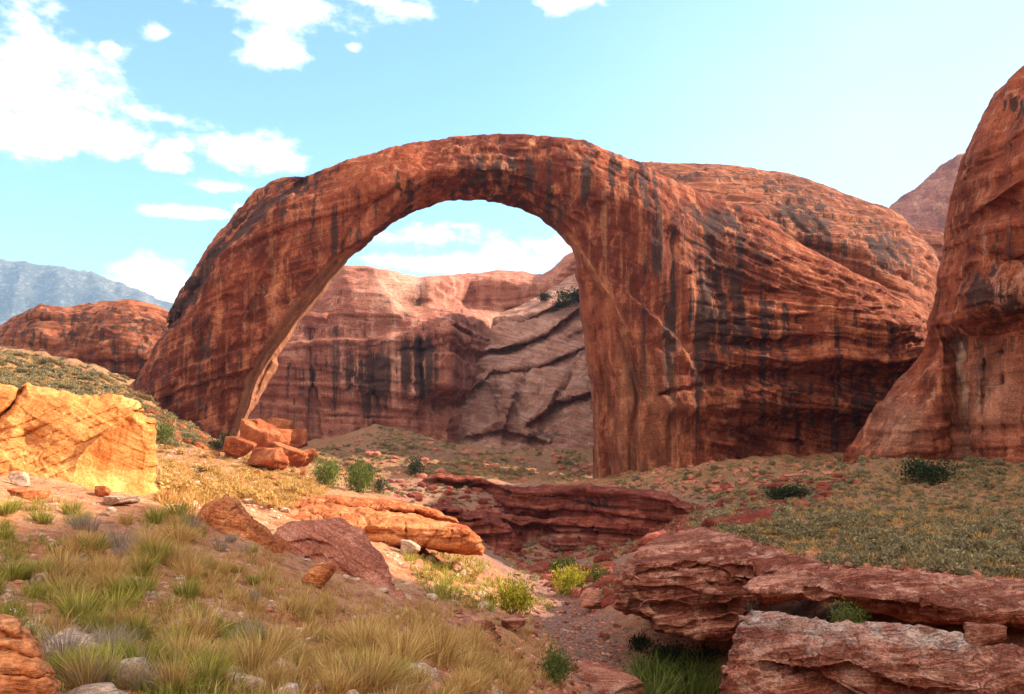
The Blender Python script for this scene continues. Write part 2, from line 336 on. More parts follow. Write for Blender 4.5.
L_EDGE = [(372, 232), (350, 246), (332, 257), (304, 290), (277, 328), (256, 359), (245, 380), (240, 403), (230, 431), (226, 480)]
L_FLAKE = [(340, 262), (312, 296), (286, 331), (266, 358), (255, 380), (248, 404), (238, 430)]
R_EDGE = [(500, 196), (540, 206), (562, 218), (575, 240), (597, 274), (616, 306), (627, 335), (641, 395), (640, 440), (646, 520)]
HUMP = [(160, 336), (176, 312), (191, 290), (213, 255), (241, 225), (267, 203), (293, 186), (304, 177), (312, 170)]
def arch_lean(X, Y):
    r = np.zeros(X.shape)
    # inner side of the left leg turns away behind a sharp arris
    dd, s, _ = seg_dist(X, Y, L_EDGE); r += np.where((s < 0) & (X < 420), np.minimum(dd, 26) * 0.62, 0) * sst(420 - X, 0, 70)
    dd, s, _ = seg_dist(X, Y, R_EDGE); m = (s > 0) & (X < 660) & (Y > 190)
    r += np.where(m, np.minimum(dd, 46) * 0.30, 0) * sst(X, 495, 545)
    r += sst(X, 640, 760) * (420 - Y) * 0.07
    dd, s, _ = seg_dist(X, Y, HUMP); r += np.where((s < 0) & (X < 306), np.minimum(dd, 10) * 1.2, 0) * sst(306 - X, 0, 16)
    return r
def arch_feat(X, Y, d):
    do = seg_dist(X, Y, ARCH[:40])[0]; wgt = np.maximum(sst(430 - X, 0, 60) , sst(X, 520, 560)) * sst(Y, 190, 240)
    r = 9.0 * wgt * (prof(np.maximum(d, 0) / 42) - prof(do / 42))
    r -= 1.8 * gauss_line(X, Y, L_FLAKE, 1.8); r += 2.2 * gauss_line(X, Y, [(a + 5, b + 2) for a, b in L_FLAKE], 1.5) + 1.6 * gauss_line(X, Y, [(a - 4, b - 1) for a, b in L_FLAKE], 1.4)
    r -= 1.5 * gauss_line(X, Y, [(575, 244), (597, 277), (616, 308), (626, 332)], 3.0)
    r += 3.2 * gauss_line(X, Y, [(620, 330), (632, 370), (638, 400), (632, 440), (634, 480)], 4.5)
    r += 1.0 * gauss_line(X, Y, [(603, 330), (606, 400), (604, 470)], 4)
    # flake edges right of the right leg
    dd, s, _ = seg_dist(X, Y, [(640, 300), (682, 339), (695, 365), (708, 387), (722, 415), (736, 440), (750, 480)])
    r += np.where(s < 0, 1.3 * np.exp(-(dd / 22) ** 2), -0.4 * np.exp(-(dd / 6) ** 2))
    r += 1.4 * gauss_line(X, Y, [(660, 395), (680, 391), (716, 382)], 2.0)
    # buttress: leans back upwards, hollowed by a long shelter low down
    r += 14 * blob(X, Y, 835, 440, 105, 42, 2.6) + 7 * blob(X, Y, 870, 385, 60, 14, 3) + 4 * blob(X, Y, 760, 378, 50, 7, 3) + 5 * blob(X, Y, 760, 455, 70, 30) + 4 * blob(X, Y, 830, 375, 90, 10) + 3 * blob(X, Y, 760, 345, 80, 7)
    r -= 2.5 * blob(X, Y, 780, 408, 110, 9)
    # bedding shelves sweeping across the buttress
    for k, (a, b, c) in enumerate([(690, 262, 830), (720, 285, 880), (700, 312, 905), (715, 335, 915), (730, 360, 920), (715, 395, 860)]):
        pts = [(a, b + 10), ((a + c) / 2, b + 2), (c, b - 14 + 4 * k)]
        dd, s, _ = seg_dist(X, Y, pts); e = np.exp(-(dd / 9.0) ** 2)
        r += np.where(s > 0, 0.7 * e, -0.5 * np.exp(-(dd / 4.0) ** 2)) * (0.5 + 0.5 * vn(np.stack([X / 30, Y / 30, 0 * X], -1), 40 + k))
    # thin rounded cap along the top, underlined by a ledge
    for off, amp in ((15, 1.0), (24, 0.7)):
        r += amp * np.exp(-((d - off - 3 * vn(np.stack([X / 25, Y / 25, 0 * X], -1), 61)) / 2.0) ** 2) * sst(X, 400, 500) * sst(720 - X, 0, 60)
    # grooves
    r += 5.5 * gauss_line(X, Y, HUMP, 3.0) * sst(308 - X, 0, 14)
    r += 0.9 * gauss_line(X, Y, [(200, 420), (232, 352), (262, 290), (290, 235)], 3) + 0.9 * gauss_line(X, Y, [(165, 410), (200, 350), (225, 300)], 4)
    r += 1.2 * gauss_line(X, Y, [(395, 190), (370, 205), (352, 230), (342, 250)], 3)
    return r
def arch_bed(w, px):
    k = sst(px, 420, 600); q = np.array(w); q[:, 0] = w[:, 0] * ((k * 2 - 1) * np.where(k > 0.5, 0.20, 0.36)) / 0.2; return bedz(w, (0, 0.05), 9.0, 0.0, 72) + np.where(px < 500, -0.36 * (w[:, 0] + 60), 0.0) * (1 - k) + 0.20 * w[:, 0] * k + sst(px, 620, 700) * (bedz(w, (0, 0), 9.0, 0.22, 73) - w[:, 2])
def arch_disp(w, n, px, py):
    butt = sst(px, 660, 770)
    h = 0.9 * fbm(w / 14.0, 4, 3) + 0.25 * fbm(w / 3.0, 4, 7) + 0.5 * spall(w * np.array([1, 1, 0.6]), 11.0, 8) + 0.22 * spall(w * np.array([1, 1, 0.7]), 4.0, 9)
    wb = np.array(w); wb[:, 2] = arch_bed(w, px)
    lay = 0.34 * strata(wb, 2.6, (0, 0), 0.6, 11, 26, 0.85) + 0.30 * strata(wb, 1.1, (0, 0), 0.4, 12, 20, 0.85) + 0.2 * strata(wb, 0.6, (0, 0), 0.3, 13, 14, 0.8)
    hor = 1.0 - np.abs(n[:, 2]) * 0.7
    legv = sst(px, 560, 590) * (1 - sst(px, 680, 740)) * sst(py, 220, 270)
    wv = np.array(w); wv[:, 2] *= 0.07
    flute = 0.9 * vn(wv / 2.6, 21) + 0.5 * vn(wv / 1.2, 22)
    left = sst(420 - px, 0, 120)
    lf = 0.42 * strata(wb, 2.4, (0, 0), 0.6, 15, 25, 0.85) + 0.3 * strata(wb, 1.1, (0, 0), 0.4, 16, 18, 0.85)
    dd, s_, _ = seg_dist(px, py, L_EDGE); strip = np.where((s_ < 0) & (px < 420) & (py > 240), sst(dd, 0, 2), 0)
    h = h * (1 - 0.75 * strip); lf = lf * (1 - 0.8 * strip)
    return (h + hor * (butt * lay * 2.3 + (1 - butt) * (1 - left) * 0.25 * lay + left * lf)) * (1 - 0.5 * legv) + flute * legv * 0.75
def arch_attr(px, py, w):
    v = np.zeros(len(px))
    for b_ in [(575, 162, 60, 16, .7), (630, 178, 40, 26, .8), (500, 165, 50, 14, .5), (300, 215, 50, 45, .6), (330, 235, 34, 40, .5), (655, 250, 22, 60, .9), (668, 360, 26, 60, .7), (700, 330, 14, 60, .6),
               (440, 185, 45, 12, .55), (405, 205, 25, 18, .5), (560, 195, 40, 18, .7), (735, 220, 60, 14, .5), (800, 325, 90, 26, .6), (830, 400, 110, 55, .95), (740, 300, 40, 50, .5), (260, 300, 60, 20, .35), (200, 350, 40, 30, .2), (635, 400, 8, 60, .5)]:
        v += b_[4] * blob(px, py, *b_[:4])
    dd, s, _ = seg_dist(px, py, L_EDGE); pl = np.where((s < 0) & (px < 420) & (py > 250), sst(dd, 0, 3) * 0.75, 0)
    dd, s, _ = seg_dist(px, py, R_EDGE); leg = ((s > 0) & (px < 660) & (px > 520) & (py > 235))
    pl += np.where(leg, 0.45 * (0.5 + 0.5 * vn(np.stack([px / 5.0, py / 90.0, px * 0], 1), 31)), 0)
    pl += 0.35 * blob(px, py, 655, 430, 22, 60); v = np.where(leg, v * 0.6, v)
    pl += 0.5 * gauss_line(px, py, [(575, 244), (597, 277), (616, 308), (626, 332)], 3.0) + 0.15 * gauss_line(px, py, [(682, 339), (695, 365), (708, 387), (722, 415), (736, 440)], 3.0)
    cn = vn(np.stack([px / 9.0, py / 120.0, px * 0], 1), 33) + 0.6 * vn(np.stack([px / 3.5, py / 60.0, px * 0], 1), 34)
    return {'bedz': arch_bed(w, px), 'lay': np.maximum(0.2 + 0.5 * sst(400 - px, 0, 100), sst(px, 670, 760)), 'varn': np.clip(v, 0, 1.0) * np.clip(0.75 + 0.8 * cn, 0, 1.3) + 0.8 * gauss_line(px, py, HUMP, 3.0) * sst(310 - px, 0, 10), 'pale': np.clip(pl, 0, 1)}  # the HUMP term paints the groove's shade; the blobs are real varnish
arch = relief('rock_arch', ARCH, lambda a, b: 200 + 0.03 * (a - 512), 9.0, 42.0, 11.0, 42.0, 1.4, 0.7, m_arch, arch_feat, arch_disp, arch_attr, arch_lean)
tag(arch, 'huge red sandstone natural arch spanning the canyon, with a thick layered right buttress', 'natural arch')

# ---- cliffs, domes and hills of the setting
def gen_disp(a1, l1, a2, h1, tilt, warp, s, a3=0.0):
    def f(w, n, px, py):
        hor = 1.0 - np.abs(n[:, 2]) * 0.6; wb = np.array(w); wb[:, 2] = bedz(w, tilt, 2.2 * h1, 0.16, 71); t0 = (0, 0)
        r = a1 * fbm(w / l1, 5, s) + 0.45 * a1 * spall(w, l1 * 0.8, s + 1) + hor * (a2 * strata(wb, h1, t0, 0.2 * h1, s + 3, 30.0, 0.82) + a2 * 0.6 * strata(wb, h1 * 0.4, t0, 0.1 * h1, s + 4, 30.0, 0.82))
        if a3:
            wv = np.array(w); wv[:, 2] *= 0.08; r = r + a3 * vn(wv / (l1 * 0.35), s + 8) + 0.5 * a3 * vn(wv / (l1 * 0.15), s + 9)
        return r
    return f
def wall_lean(X, Y):
    up = sst(316 - Y + 0.05 * (X - 480), 0, 10) * sst(X, 392, 430)
    r = (22 + 75 * sst(X, 425, 470)) * up + np.where(X > 452, np.minimum(X - 452, 60) * 1.5, 0) * (1 - up)
    dd, s, _ = seg_dist(X, Y, [(368, 258), (384, 285), (400, 312)]); return r + np.where(s < 0, np.minimum(dd, 40) * 0.5, 0) * sst(325 - Y, 0, 20) * (1 - up)
def wall_feat(X, Y, d):
    r = -5 * gauss_line(X, Y, [(446, 318), (450, 345), (446, 400)], 16) + 22 * (prof(np.maximum(d, 0) / 10) - prof(np.maximum(d, 0) / 50)) * sst(425 - X, 0, 40)
    r += 16 * blob(X, Y, 450, 404, 20, 11, 3); r += 3 * gauss_line(X, Y, [(420, 340), (424, 430)], 3)
    r += 3 * gauss_line(X, Y, [(310, 330), (314, 440)], 4) + 3 * gauss_line(X, Y, [(372, 345), (376, 430)], 5) + 2.5 * gauss_line(X, Y, [(330, 318), (460, 322)], 4)
    r += 2.0 * gauss_line(X, Y, [(470, 280), (472, 305)], 3) + 2.0 * gauss_line(X, Y, [(520, 278), (524, 305)], 3)
    return r
def slick_lean(X, Y): return (470 - Y) * 0.55
def slick_feat(X, Y, d):
    r = 0
    r -= 14 * blob(X, Y, 508, 392, 17, 26, 2.5) - 4 * gauss_line(X, Y, [(526, 372), (522, 400), (508, 442)], 4)
    r += 4 * gauss_line(X, Y, [(575, 372), (555, 410), (530, 450)], 6) - 4 * gauss_line(X, Y, [(560, 380), (545, 410)], 5)
    for pts, dp in (([(462, 352), (500, 350), (545, 335), (592, 300)], 5), ([(470, 392), (492, 372), (540, 366), (590, 345)], 4), ([(480, 325), (520, 322), (560, 305)], 4), ([(535, 420), (560, 402), (592, 392)], 4), ([(470, 436), (500, 428), (540, 440)], 3)):
        dd, s, _ = seg_dist(X, Y, pts); r += np.where(s > 0, dp * np.exp(-(dd / 7) ** 2), -0.8 * dp * np.exp(-(dd / 12) ** 2))
    r += 5 * gauss_line(X, Y, [(570, 340), (592, 330)], 5) + 3 * gauss_line(X, Y, [(480, 330), (500, 350), (540, 365)], 5)
    return r
def slick_attr(px, py, w):
    return {'varn': -0.4 + 0.9 * blob(px, py, 548, 432, 34, 12) + 0.6 * blob(px, py, 585, 360, 14, 30) + 0.4 * blob(px, py, 490, 420, 14, 20), 'pale': 0.25 + 0.2 * vn(np.stack([px / 12, py / 6, px * 0], 1), 3)}
def wall_attr(px, py, w):
    v = np.zeros(len(px))
    for b_ in [(390, 370, 52, 26, .85), (372, 398, 16, 38, .9), (420, 345, 20, 12, .6), (300, 400, 40, 40, .1), (330, 360, 30, 40, .2), (420, 380, 14, 30, .6), (400, 300, 30, 4, .5), (540, 430, 30, 10, .4)]:
        v += b_[4] * blob(px, py, *b_[:4])
    right = sst(px, 465, 500) * sst(py, 305, 325)
    return {'varn': np.clip(v, 0, 1) - 0.5 * right, 'pale': np.clip(0.35 * right + 0.8 * blob(px, py, 400, 285, 26, 22), 0, 1)}  # the pale blob paints the sunlit patch on the dome's right side
far_wall = relief('cliff', [(200, 315), (240, 305), (300, 285), (345, 265), (367, 265), (394, 270), (420, 277), (440, 275), (460, 274), (480, 273), (497, 270), (524, 272), (544, 275), (554, 267), (564, 255), (574, 250),
                           (620, 238), (680, 232), (720, 300), (720, 520), (200, 520)], lambda a, b: 340 + 0.05 * (a - 420), 22, 10, 70, 60, 1.6, 1.2, m_wall, wall_feat,
                  gen_disp(1.5, 24, 0.9, 5.5, (0.02, 0.0), 4.0, 41, 0.9), wall_attr, wall_lean)
slick = relief('cliff', [(440, 470), (447, 440), (452, 400), (456, 350), (462, 325), (480, 318), (520, 305), (545, 292), (570, 275), (600, 255), (680, 225), (760, 240), (760, 540), (440, 540)], lambda a, b: 318 + 0 * a, 14, 40, 110, 14, 1.6, 1.6, m_slick, slick_feat,
               gen_disp(2.2, 24, 1.3, 4.6, (0.30, 0.15), 6.0, 45), slick_attr, slick_lean)
def dome_attr(px, py, w):
    v = np.zeros(len(px))
    for b_ in [(795, 215, 35, 26, 1.0), (865, 250, 40, 24, .7), (822, 250, 8, 40, .6)]: v += b_[4] * blob(px, py, *b_[:4])
    return {'varn': v}
dome = relief('cliff', [(615, 240), (622, 185), (641, 162), (681, 163.6), (721, 165), (762, 168), (794, 174.5), (822, 182.6), (843, 191), (867, 201), (887, 207), (903, 217), (919, 233), (935, 249), (940, 262), (962, 300), (962, 490), (615, 490)],
              lambda a, b: 290 + 0.0 * a, 40, 60, 130, 70, 1.6, 1.6, m_dome, lambda X, Y, d: 2.0 * gauss_line(X, Y, [(690, 200), (800, 206), (900, 238)], 5),
              gen_disp(1.5, 22, 0.8, 3.4, (0.12, 0.0), 3.0, 51, 0.5), dome_attr, lambda X, Y: np.maximum(0, 235 - Y) * 0.12)
ridge = relief('cliff', [(870, 250), (905, 226), (917, 227), (941, 231), (965, 242), (965, 330), (870, 330)], 420.0, 12, 30, 20, 30, 2.0, 2.0, m_dome, None, gen_disp(1.2, 22, 0.6, 3.4, (0.0, 0.0), 3.0, 52))
def rc_feat(X, Y, d):
    r = np.zeros(X.shape)
    # lower apron on the left is a separate rounded buttress; the high wall overhangs its foot
    band = sst(Y + 0.28 * (X - 990), 300, 338)
    hi = sst(X, 938, 958)
    r += hi * band * 5.0 * (1 - 0.5 * sst(Y, 350, 440))
    r -= 3.0 * blob(X, Y + 0.28 * (X - 990), 1000, 300, 80, 22)
    r += 3.5 * gauss_line(X, Y, [(940, 325), (956, 360), (961, 420), (966, 480)], 3) + 1.6 * gauss_line(X, Y, [(1003, 350), (1006, 470)], 2) + 1.4 * gauss_line(X, Y, [(985, 360), (983, 470)], 2)
    r += 2.0 * gauss_line(X, Y, [(930, 335), (922, 365), (915, 400)], 5)
    r -= 2.5 * blob(X, Y, 905, 440, 40, 40)
    r += 1.5 * gauss_line(X, Y, [(985, 215), (1024, 190), (1080, 170)], 7) - 1.5 * gauss_line(X, Y, [(985, 205), (1024, 178), (1080, 155)], 8)
    r += 1.3 * gauss_line(X, Y, [(975, 255), (1030, 262), (1090, 235)], 5)
    return r
def rc_attr(px, py, w):
    v = np.zeros(len(px))
    for b_ in [(1012, 100, 12, 14, .9), (975, 285, 40, 18, .5), (1010, 300, 40, 12, .5), (955, 345, 12, 30, .7), (925, 380, 8, 20, .6), (985, 240, 30, 20, .2)]: v += b_[4] * blob(px, py, *b_[:4])
    pl = 0.9 * gauss_line(px, py, [(957, 345), (961, 390), (965, 440), (966, 475)], 1.8) + 0.35 * blob(px, py, 1000, 400, 40, 50) + 0.4 * blob(px, py, 900, 430, 30, 30)
    return {'varn': v, 'pale': np.clip(pl, 0, 1)}
right_cliff = relief('cliff', [(830, 490), (838, 472), (847.6, 447), (863.5, 422), (882.5, 396), (905, 371), (920.6, 352), (927, 326.5), (934.5, 301), (936, 282), (940, 263), (943, 238), (949, 206), (955.5, 180.6), (965, 152), (974.5, 130),
                              (984, 111), (997, 92), (1009, 79), (1024, 63), (1060, 34), (1110, 10), (1180, 5), (1260, 20), (1330, 60), (1380, 140), (1380, 560), (830, 560)],
                     lambda a, b: np.interp(a, [830, 950, 1024, 1200, 1400], [172, 162, 152, 118, 92]), 14, 50, 60, 30, 1.6, 0.9, m_cliff, rc_feat,
                     gen_disp(1.1, 16, 0.45, 4.2, (-0.2, 0.0), 3.0, 61, 0.8), rc_attr)
left_dome = relief('cliff', [(-150, 350), (-100, 335), (-40, 332), (0, 327), (14, 318), (29, 306.5), (41, 302), (69, 306), (83, 302), (100, 299), (131, 298), (156, 303), (170, 310), (200, 330), (225, 400), (225, 440), (-150, 440)],
                   lambda a, b: 285 + 0 * a, 34, 60, 40, 60, 1.6, 1.6, m_dome, lambda X, Y, d: -5 * blob(X, Y, 120, 325, 60, 22) + 4 * gauss_line(X, Y, [(30, 322), (70, 330), (95, 318)], 6) - 4 * blob(X, Y, 40, 312, 30, 10),
                   gen_disp(2.0, 20, 1.0, 4.0, (-0.15, 0.0), 3.0, 71))
peak = relief('hill', [(850, 240), (889, 206), (911, 189), (935, 168), (957, 154), (980, 150), (1010, 146), (1060, 165), (1120, 230), (1120, 320), (850, 320)], 1100.0, 60, 60, 60, 60, 2.5, 6.0, m_peak, None, gen_disp(7, 90, 3.0, 18.0, (0.0, 0.0), 6.0, 81, 4.0))
m_mtn = rock_mat('mountain_slope', (0.05, 0.055, 0.04), (0.085, 0.085, 0.06), (0.15, 0.13, 0.10), fc=0.3, scale=0.006, bed=0.15, varn_shade=0.0, streak=0.0, pale=0.5, pale_col=(0.42, 0.33, 0.27), bump=0.5)
def mt_feat(X, Y, d):
    r = np.zeros(X.shape)
    for a, b in [((-40, 262), (-90, 400)), ((20, 270), (-10, 400)), ((60, 275), (60, 400)), ((100, 285), (130, 400)), ((140, 295), (190, 400))]: r -= 170 * gauss_line(X, Y, [a, b], 11)
    return r
mountain = relief('mountain', [(-420, 330), (-300, 285), (-150, 262), (-60, 252), (0, 255.6), (35, 260), (86, 269), (114, 279), (145, 289), (175, 300), (220, 322), (300, 362), (420, 420), (420, 445), (-420, 445)], 7000.0, 500, 80, 800, 80, 2.2, 90.0, m_mtn, mt_feat,
                  gen_disp(60, 500, 0.0, 100.0, (0.0, 0.0), 6.0, 91), None, lambda X, Y: (300 - Y) * 6.0)
for o in (far_wall, slick, dome, ridge, right_cliff, left_dome, peak, mountain): o['kind'] = 'structure'

# canyon wall that goes on to the right of the frame, towards and past the camera; unseen, its skyline shaped to cast the foreground shadow
def shadow_wall():
    ys = np.arange(-160, 104, 2.2); n = 60; v = []
    tops = np.interp(ys, [-160, -100, -20, 8, 26, 65, 70, 80, 104], [24, 26, 26, 34, 72, 73, 57, 54, 55])
    for y, t in zip(ys, tops):
        a = np.linspace(0, 1, n)
        # up the face, over the rounded top, down the back
        x = np.where(a < 0.5, 88 + 14 * (a / 0.5) ** 3, 102 + 60 * (a - 0.5) / 0.5); z = -14 + (t + 14) * np.where(a < 0.5, np.sin(a / 0.5 * math.pi / 2), np.cos((a - 0.5) / 0.5 * math.pi / 2) ** 0.7)
        v.append(np.stack([x, np.full(n, y), z], 1))
    v = np.array(v); k = len(ys); v = v.reshape(-1, 3)
    v[:, 0] += 3.5 * fbm(v / 18, 4, 5) + 0.8 * strata(v, 4.0, (0, 0.1), 3, 6); v[:, 2] += 1.5 * fbm(v / 14, 3, 8) * (v[:, 2] > 5)
    i, j = np.meshgrid(np.arange(k - 1), np.arange(n - 1), indexing='ij'); a = (i * n + j).ravel()
    return mesh_obj('cliff', v, np.stack([a, a + 1, a + n + 1, a + n], 1), m_cliff, origin=(95, 0, -14), attrs={'lay': np.ones(len(v)), 'bedz': v[:, 2]})  # unseen wall, shaped to cast the foreground shadow
shadow_wall()['kind'] = 'structure'
def bounce_wall():  # unseen wall added left of and behind the camera for warm bounce light
    pts = [(-128, 95), (-105, 40), (-92, -10), (-70, -60), (-20, -95), (40, -110), (95, -120)]; t = np.linspace(0, 1, 130); tk = np.linspace(0, 1, len(pts)); cx = np.interp(t, tk, [p[0] for p in pts]); cy = np.interp(t, tk, [p[1] for p in pts])
    dx, dy = np.gradient(cx), np.gradient(cy); l = np.hypot(dx, dy); ox, oy = dy / l, -dx / l; n = 46; a = np.linspace(0, 1, n); hgt = np.interp(t, [0, .2, .6, 1], [30, 40, 34, 26])
    outw = 18 * a ** 3 + 40 * np.maximum(0, a - 0.75) * 4; up = np.sin(np.minimum(a / 0.75, 1) * math.pi / 2)
    sg = np.sign((ox * cx + oy * cy)); ox, oy = ox * sg, oy * sg
    v = np.stack([cx[:, None] + ox[:, None] * outw, cy[:, None] + oy[:, None] * outw, -14 + (hgt[:, None] + 14) * up[None] - 10 * np.maximum(0, a - 0.75)[None] * 4], -1).reshape(-1, 3)
    v[:, :2] += (3.0 * fbm(v / 18, 4, 15) + 0.8 * strata(v, 4.0, (0, 0.1), 3, 16))[:, None] * np.repeat(np.stack([ox, oy], 1), n, 0)
    i, j = np.meshgrid(np.arange(129), np.arange(n - 1), indexing='ij'); k = (i * n + j).ravel()
    return mesh_obj('cliff', v, np.stack([k, k + 1, k + n + 1, k + n], 1), m_cliff, origin=(-80, -40, -14), attrs={'lay': np.ones(len(v)), 'bedz': v[:, 2]})  # added unseen wall, for warm bounce light
bounce_wall()['kind'] = 'structure'

# ------------------------------------------------------------------ ground: one sheet out to the horizon
GP = [(-500, 640, 6), (0, 690, 6), (250, 720, 6), (512, 775, 6), (1024, 860, 6), (1500, 880, 6),
      (0, 1090, 2.4), (512, 1110, 2.4), (1024, 1130, 2.4),
      (-400, 545, 10), (0, 592, 10), (250, 635, 10), (450, 690, 10), (700, 765, 10), (1024, 800, 10),
      (-300, 480, 16), (0, 530, 16), (150, 548, 16), (300, 588, 16), (450, 648, 16), (600, 740, 16), (800, 775, 16), (1024, 770, 16), (1300, 760, 16),
      (-200, 440, 25), (0, 488, 25), (160, 509, 25), (300, 560, 25), (420, 606, 25), (540, 668, 25), (640, 728, 25), (760, 735, 25), (880, 700, 25), (1024, 680, 25), (1200, 680, 25),
      (0, 470, 35), (160, 499, 35), (300, 540, 35), (420, 588, 35), (500, 615, 35), (590, 668, 35), (670, 692, 35), (730, 690, 34), (790, 650, 34), (900, 572, 35), (1024, 562, 35), (1250, 560, 35),
      (0, 455, 50), (160, 482, 50), (300, 512, 50), (420, 545, 50), (490, 588, 50), (560, 618, 50), (610, 600, 50), (645, 560, 50), (690, 541, 50), (780, 538, 50), (1024, 535, 50), (1250, 530, 50),
      (-300, 400, 80), (0, 425, 80), (160, 462, 80), (300, 490, 80), (400, 516, 80), (470, 548, 80), (520, 576, 80), (575, 574, 80), (640, 550, 80), (690, 527, 80), (760, 514, 80), (900, 505, 80), (1024, 500, 80),
      (-200, 350, 120), (0, 388, 120), (90, 408, 120), (160, 437, 120), (250, 463, 120), (330, 484, 120), (400, 505, 120), (470, 538, 120), (520, 560, 120), (585, 556, 120), (640, 544, 120), (690, 516, 120), (760, 495, 120), (900, 476, 120), (1024, 472, 120),
      (-200, 330, 160), (0, 358, 160), (60, 370, 160), (125, 388, 160), (200, 434, 160), (300, 463, 160), (370, 482, 160), (420, 505, 152), (500, 543, 146), (580, 552, 140), (640, 538, 138), (690, 507, 145), (440, 482, 172), (520, 486, 172), (600, 486, 172), (700, 473, 165), (840, 470, 160), (900, 462, 145), (1024, 468, 145),
      (100, 385, 200), (150, 415, 200), (230, 452, 200), (300, 457, 200), (380, 468, 200), (450, 470, 200), (520, 478, 200), (600, 484, 200), (700, 468, 200),
      (0, 352, 230), (124, 378, 240), (300, 453, 260), (390, 434, 270), (420, 440, 260), (500, 452, 260), (590, 455, 260), (700, 455, 260),
      (-200, 345, 330), (0, 350, 330), (150, 375, 330), (300, 445, 330), (384, 425, 310), (443, 452, 320), (590, 450, 320), (900, 440, 330),
      (0, 405, 700), (500, 428, 700), (1000, 428, 700), (0, 428, 3000), (500, 430, 3000), (1000, 430, 3000), (500, 430, 12000), (0, 430, 12000), (1000, 430, 12000)]
gA, gB = [], []
for px, py, Y in GP:
    u = (px - CX) / F; r = Y * math.hypot(1, u); gA.append((math.atan(u) * 2.2, math.log(r))); gB.append((HY - py) / F / math.hypot(1, u))
for ang in (-150, -110, -75, 75, 110, 150):    # the ground beside and behind the camera
    for r in (3, 15, 60, 300, 2000):
        gA.append((math.radians(ang) * 2.2, math.log(r)))
        gB.append({3: -0.6, 15: -0.16, 60: -0.06, 300: -0.01, 2000: 0.0}[r] + (0.1 if ang < 0 and 10 < r < 1000 else 0) - (0.05 if ang == 75 and 10 < r < 100 else 0))
gA = np.array(gA); gB = np.array(gB)
def _phi(d2): return 0.5 * d2 * np.log(d2 + 1e-9)
_n = len(gA); _K = np.zeros((_n + 3, _n + 3)); _d2 = ((gA[:, None] - gA[None]) ** 2).sum(-1)
_K[:_n, :_n] = _phi(_d2) + np.eye(_n) * 0.004; _K[:_n, _n] = 1; _K[:_n, _n + 1:] = gA; _K[_n, :_n] = 1; _K[_n + 1:, :_n] = gA.T
_w = np.linalg.solve(_K, np.concatenate([gB, [0, 0, 0]]))
def ground_base(x, y):
    r = np.maximum(np.hypot(x, y), 0.6); q = np.stack([np.arctan2(x, y) * 2.2, np.log(r)], -1).reshape(-1, 2); o = np.empty(len(q))
    for i in range(0, len(q), 40000):
        c = q[i:i + 40000]; d2 = ((c[:, None] - gA[None]) ** 2).sum(-1); o[i:i + 40000] = _phi(d2) @ _w[:_n] + _w[_n] + c @ _w[_n + 1:]
    return o.reshape(np.shape(x)) * r
def ground(x, y):
    x = np.asarray(x, float); y = np.asarray(y, float); r = np.hypot(x, y); z = ground_base(x, y)
    p = np.stack([x, y, np.zeros_like(x)], -1)
    near = 1 - sst(r, 500, 1500)
    z = z + near * (0.9 * sst(r, 40, 160) * vn(p / 11, 201) + (0.30 * sst(r, 8, 60) + 0.45 * sst(r, 90, 180)) * vn(p / 3.7, 202) + (0.14 * sst(r, 2, 15) + 0.2 * sst(r, 80, 160)) * vn(p / 1.3, 203)
                    + (0.05 + 0.06 * sst(r, 20, 80)) * vn(p / 0.45, 204) + 0.02 * vn(p / 0.16, 205))
    return z
def hit(px, py, y0=3.0, y1=400.0):
    """first ground point on the line of sight through px, py"""
    u = (px - CX) / F; v = (HY - py) / F; Y = np.exp(np.linspace(math.log(y0), math.log(y1), 900)); z = ground(u * Y, Y); k = np.argmax(z > v * Y)
    return (u * Y[k], Y[k], float(z[k]))
th_f = np.concatenate([np.radians(np.linspace(-180, -48, 50))[:-1], np.radians(np.linspace(-48, 48, 640)), np.radians(np.linspace(48, 180, 50))[1:]])
rr = np.concatenate([np.exp(np.linspace(math.log(0.5), math.log(400), 620)), np.exp(np.linspace(math.log(400), math.log(9000), 50))[1:]])
TH, RR = np.meshgrid(th_f, rr, indexing='ij'); gx, gy = np.sin(TH) * RR, np.cos(TH) * RR; gz = ground(gx, gy)
i, j = np.meshgrid(np.arange(len(th_f) - 1), np.arange(len(rr) - 1), indexing='ij'); a = (i * len(rr) + j).ravel()
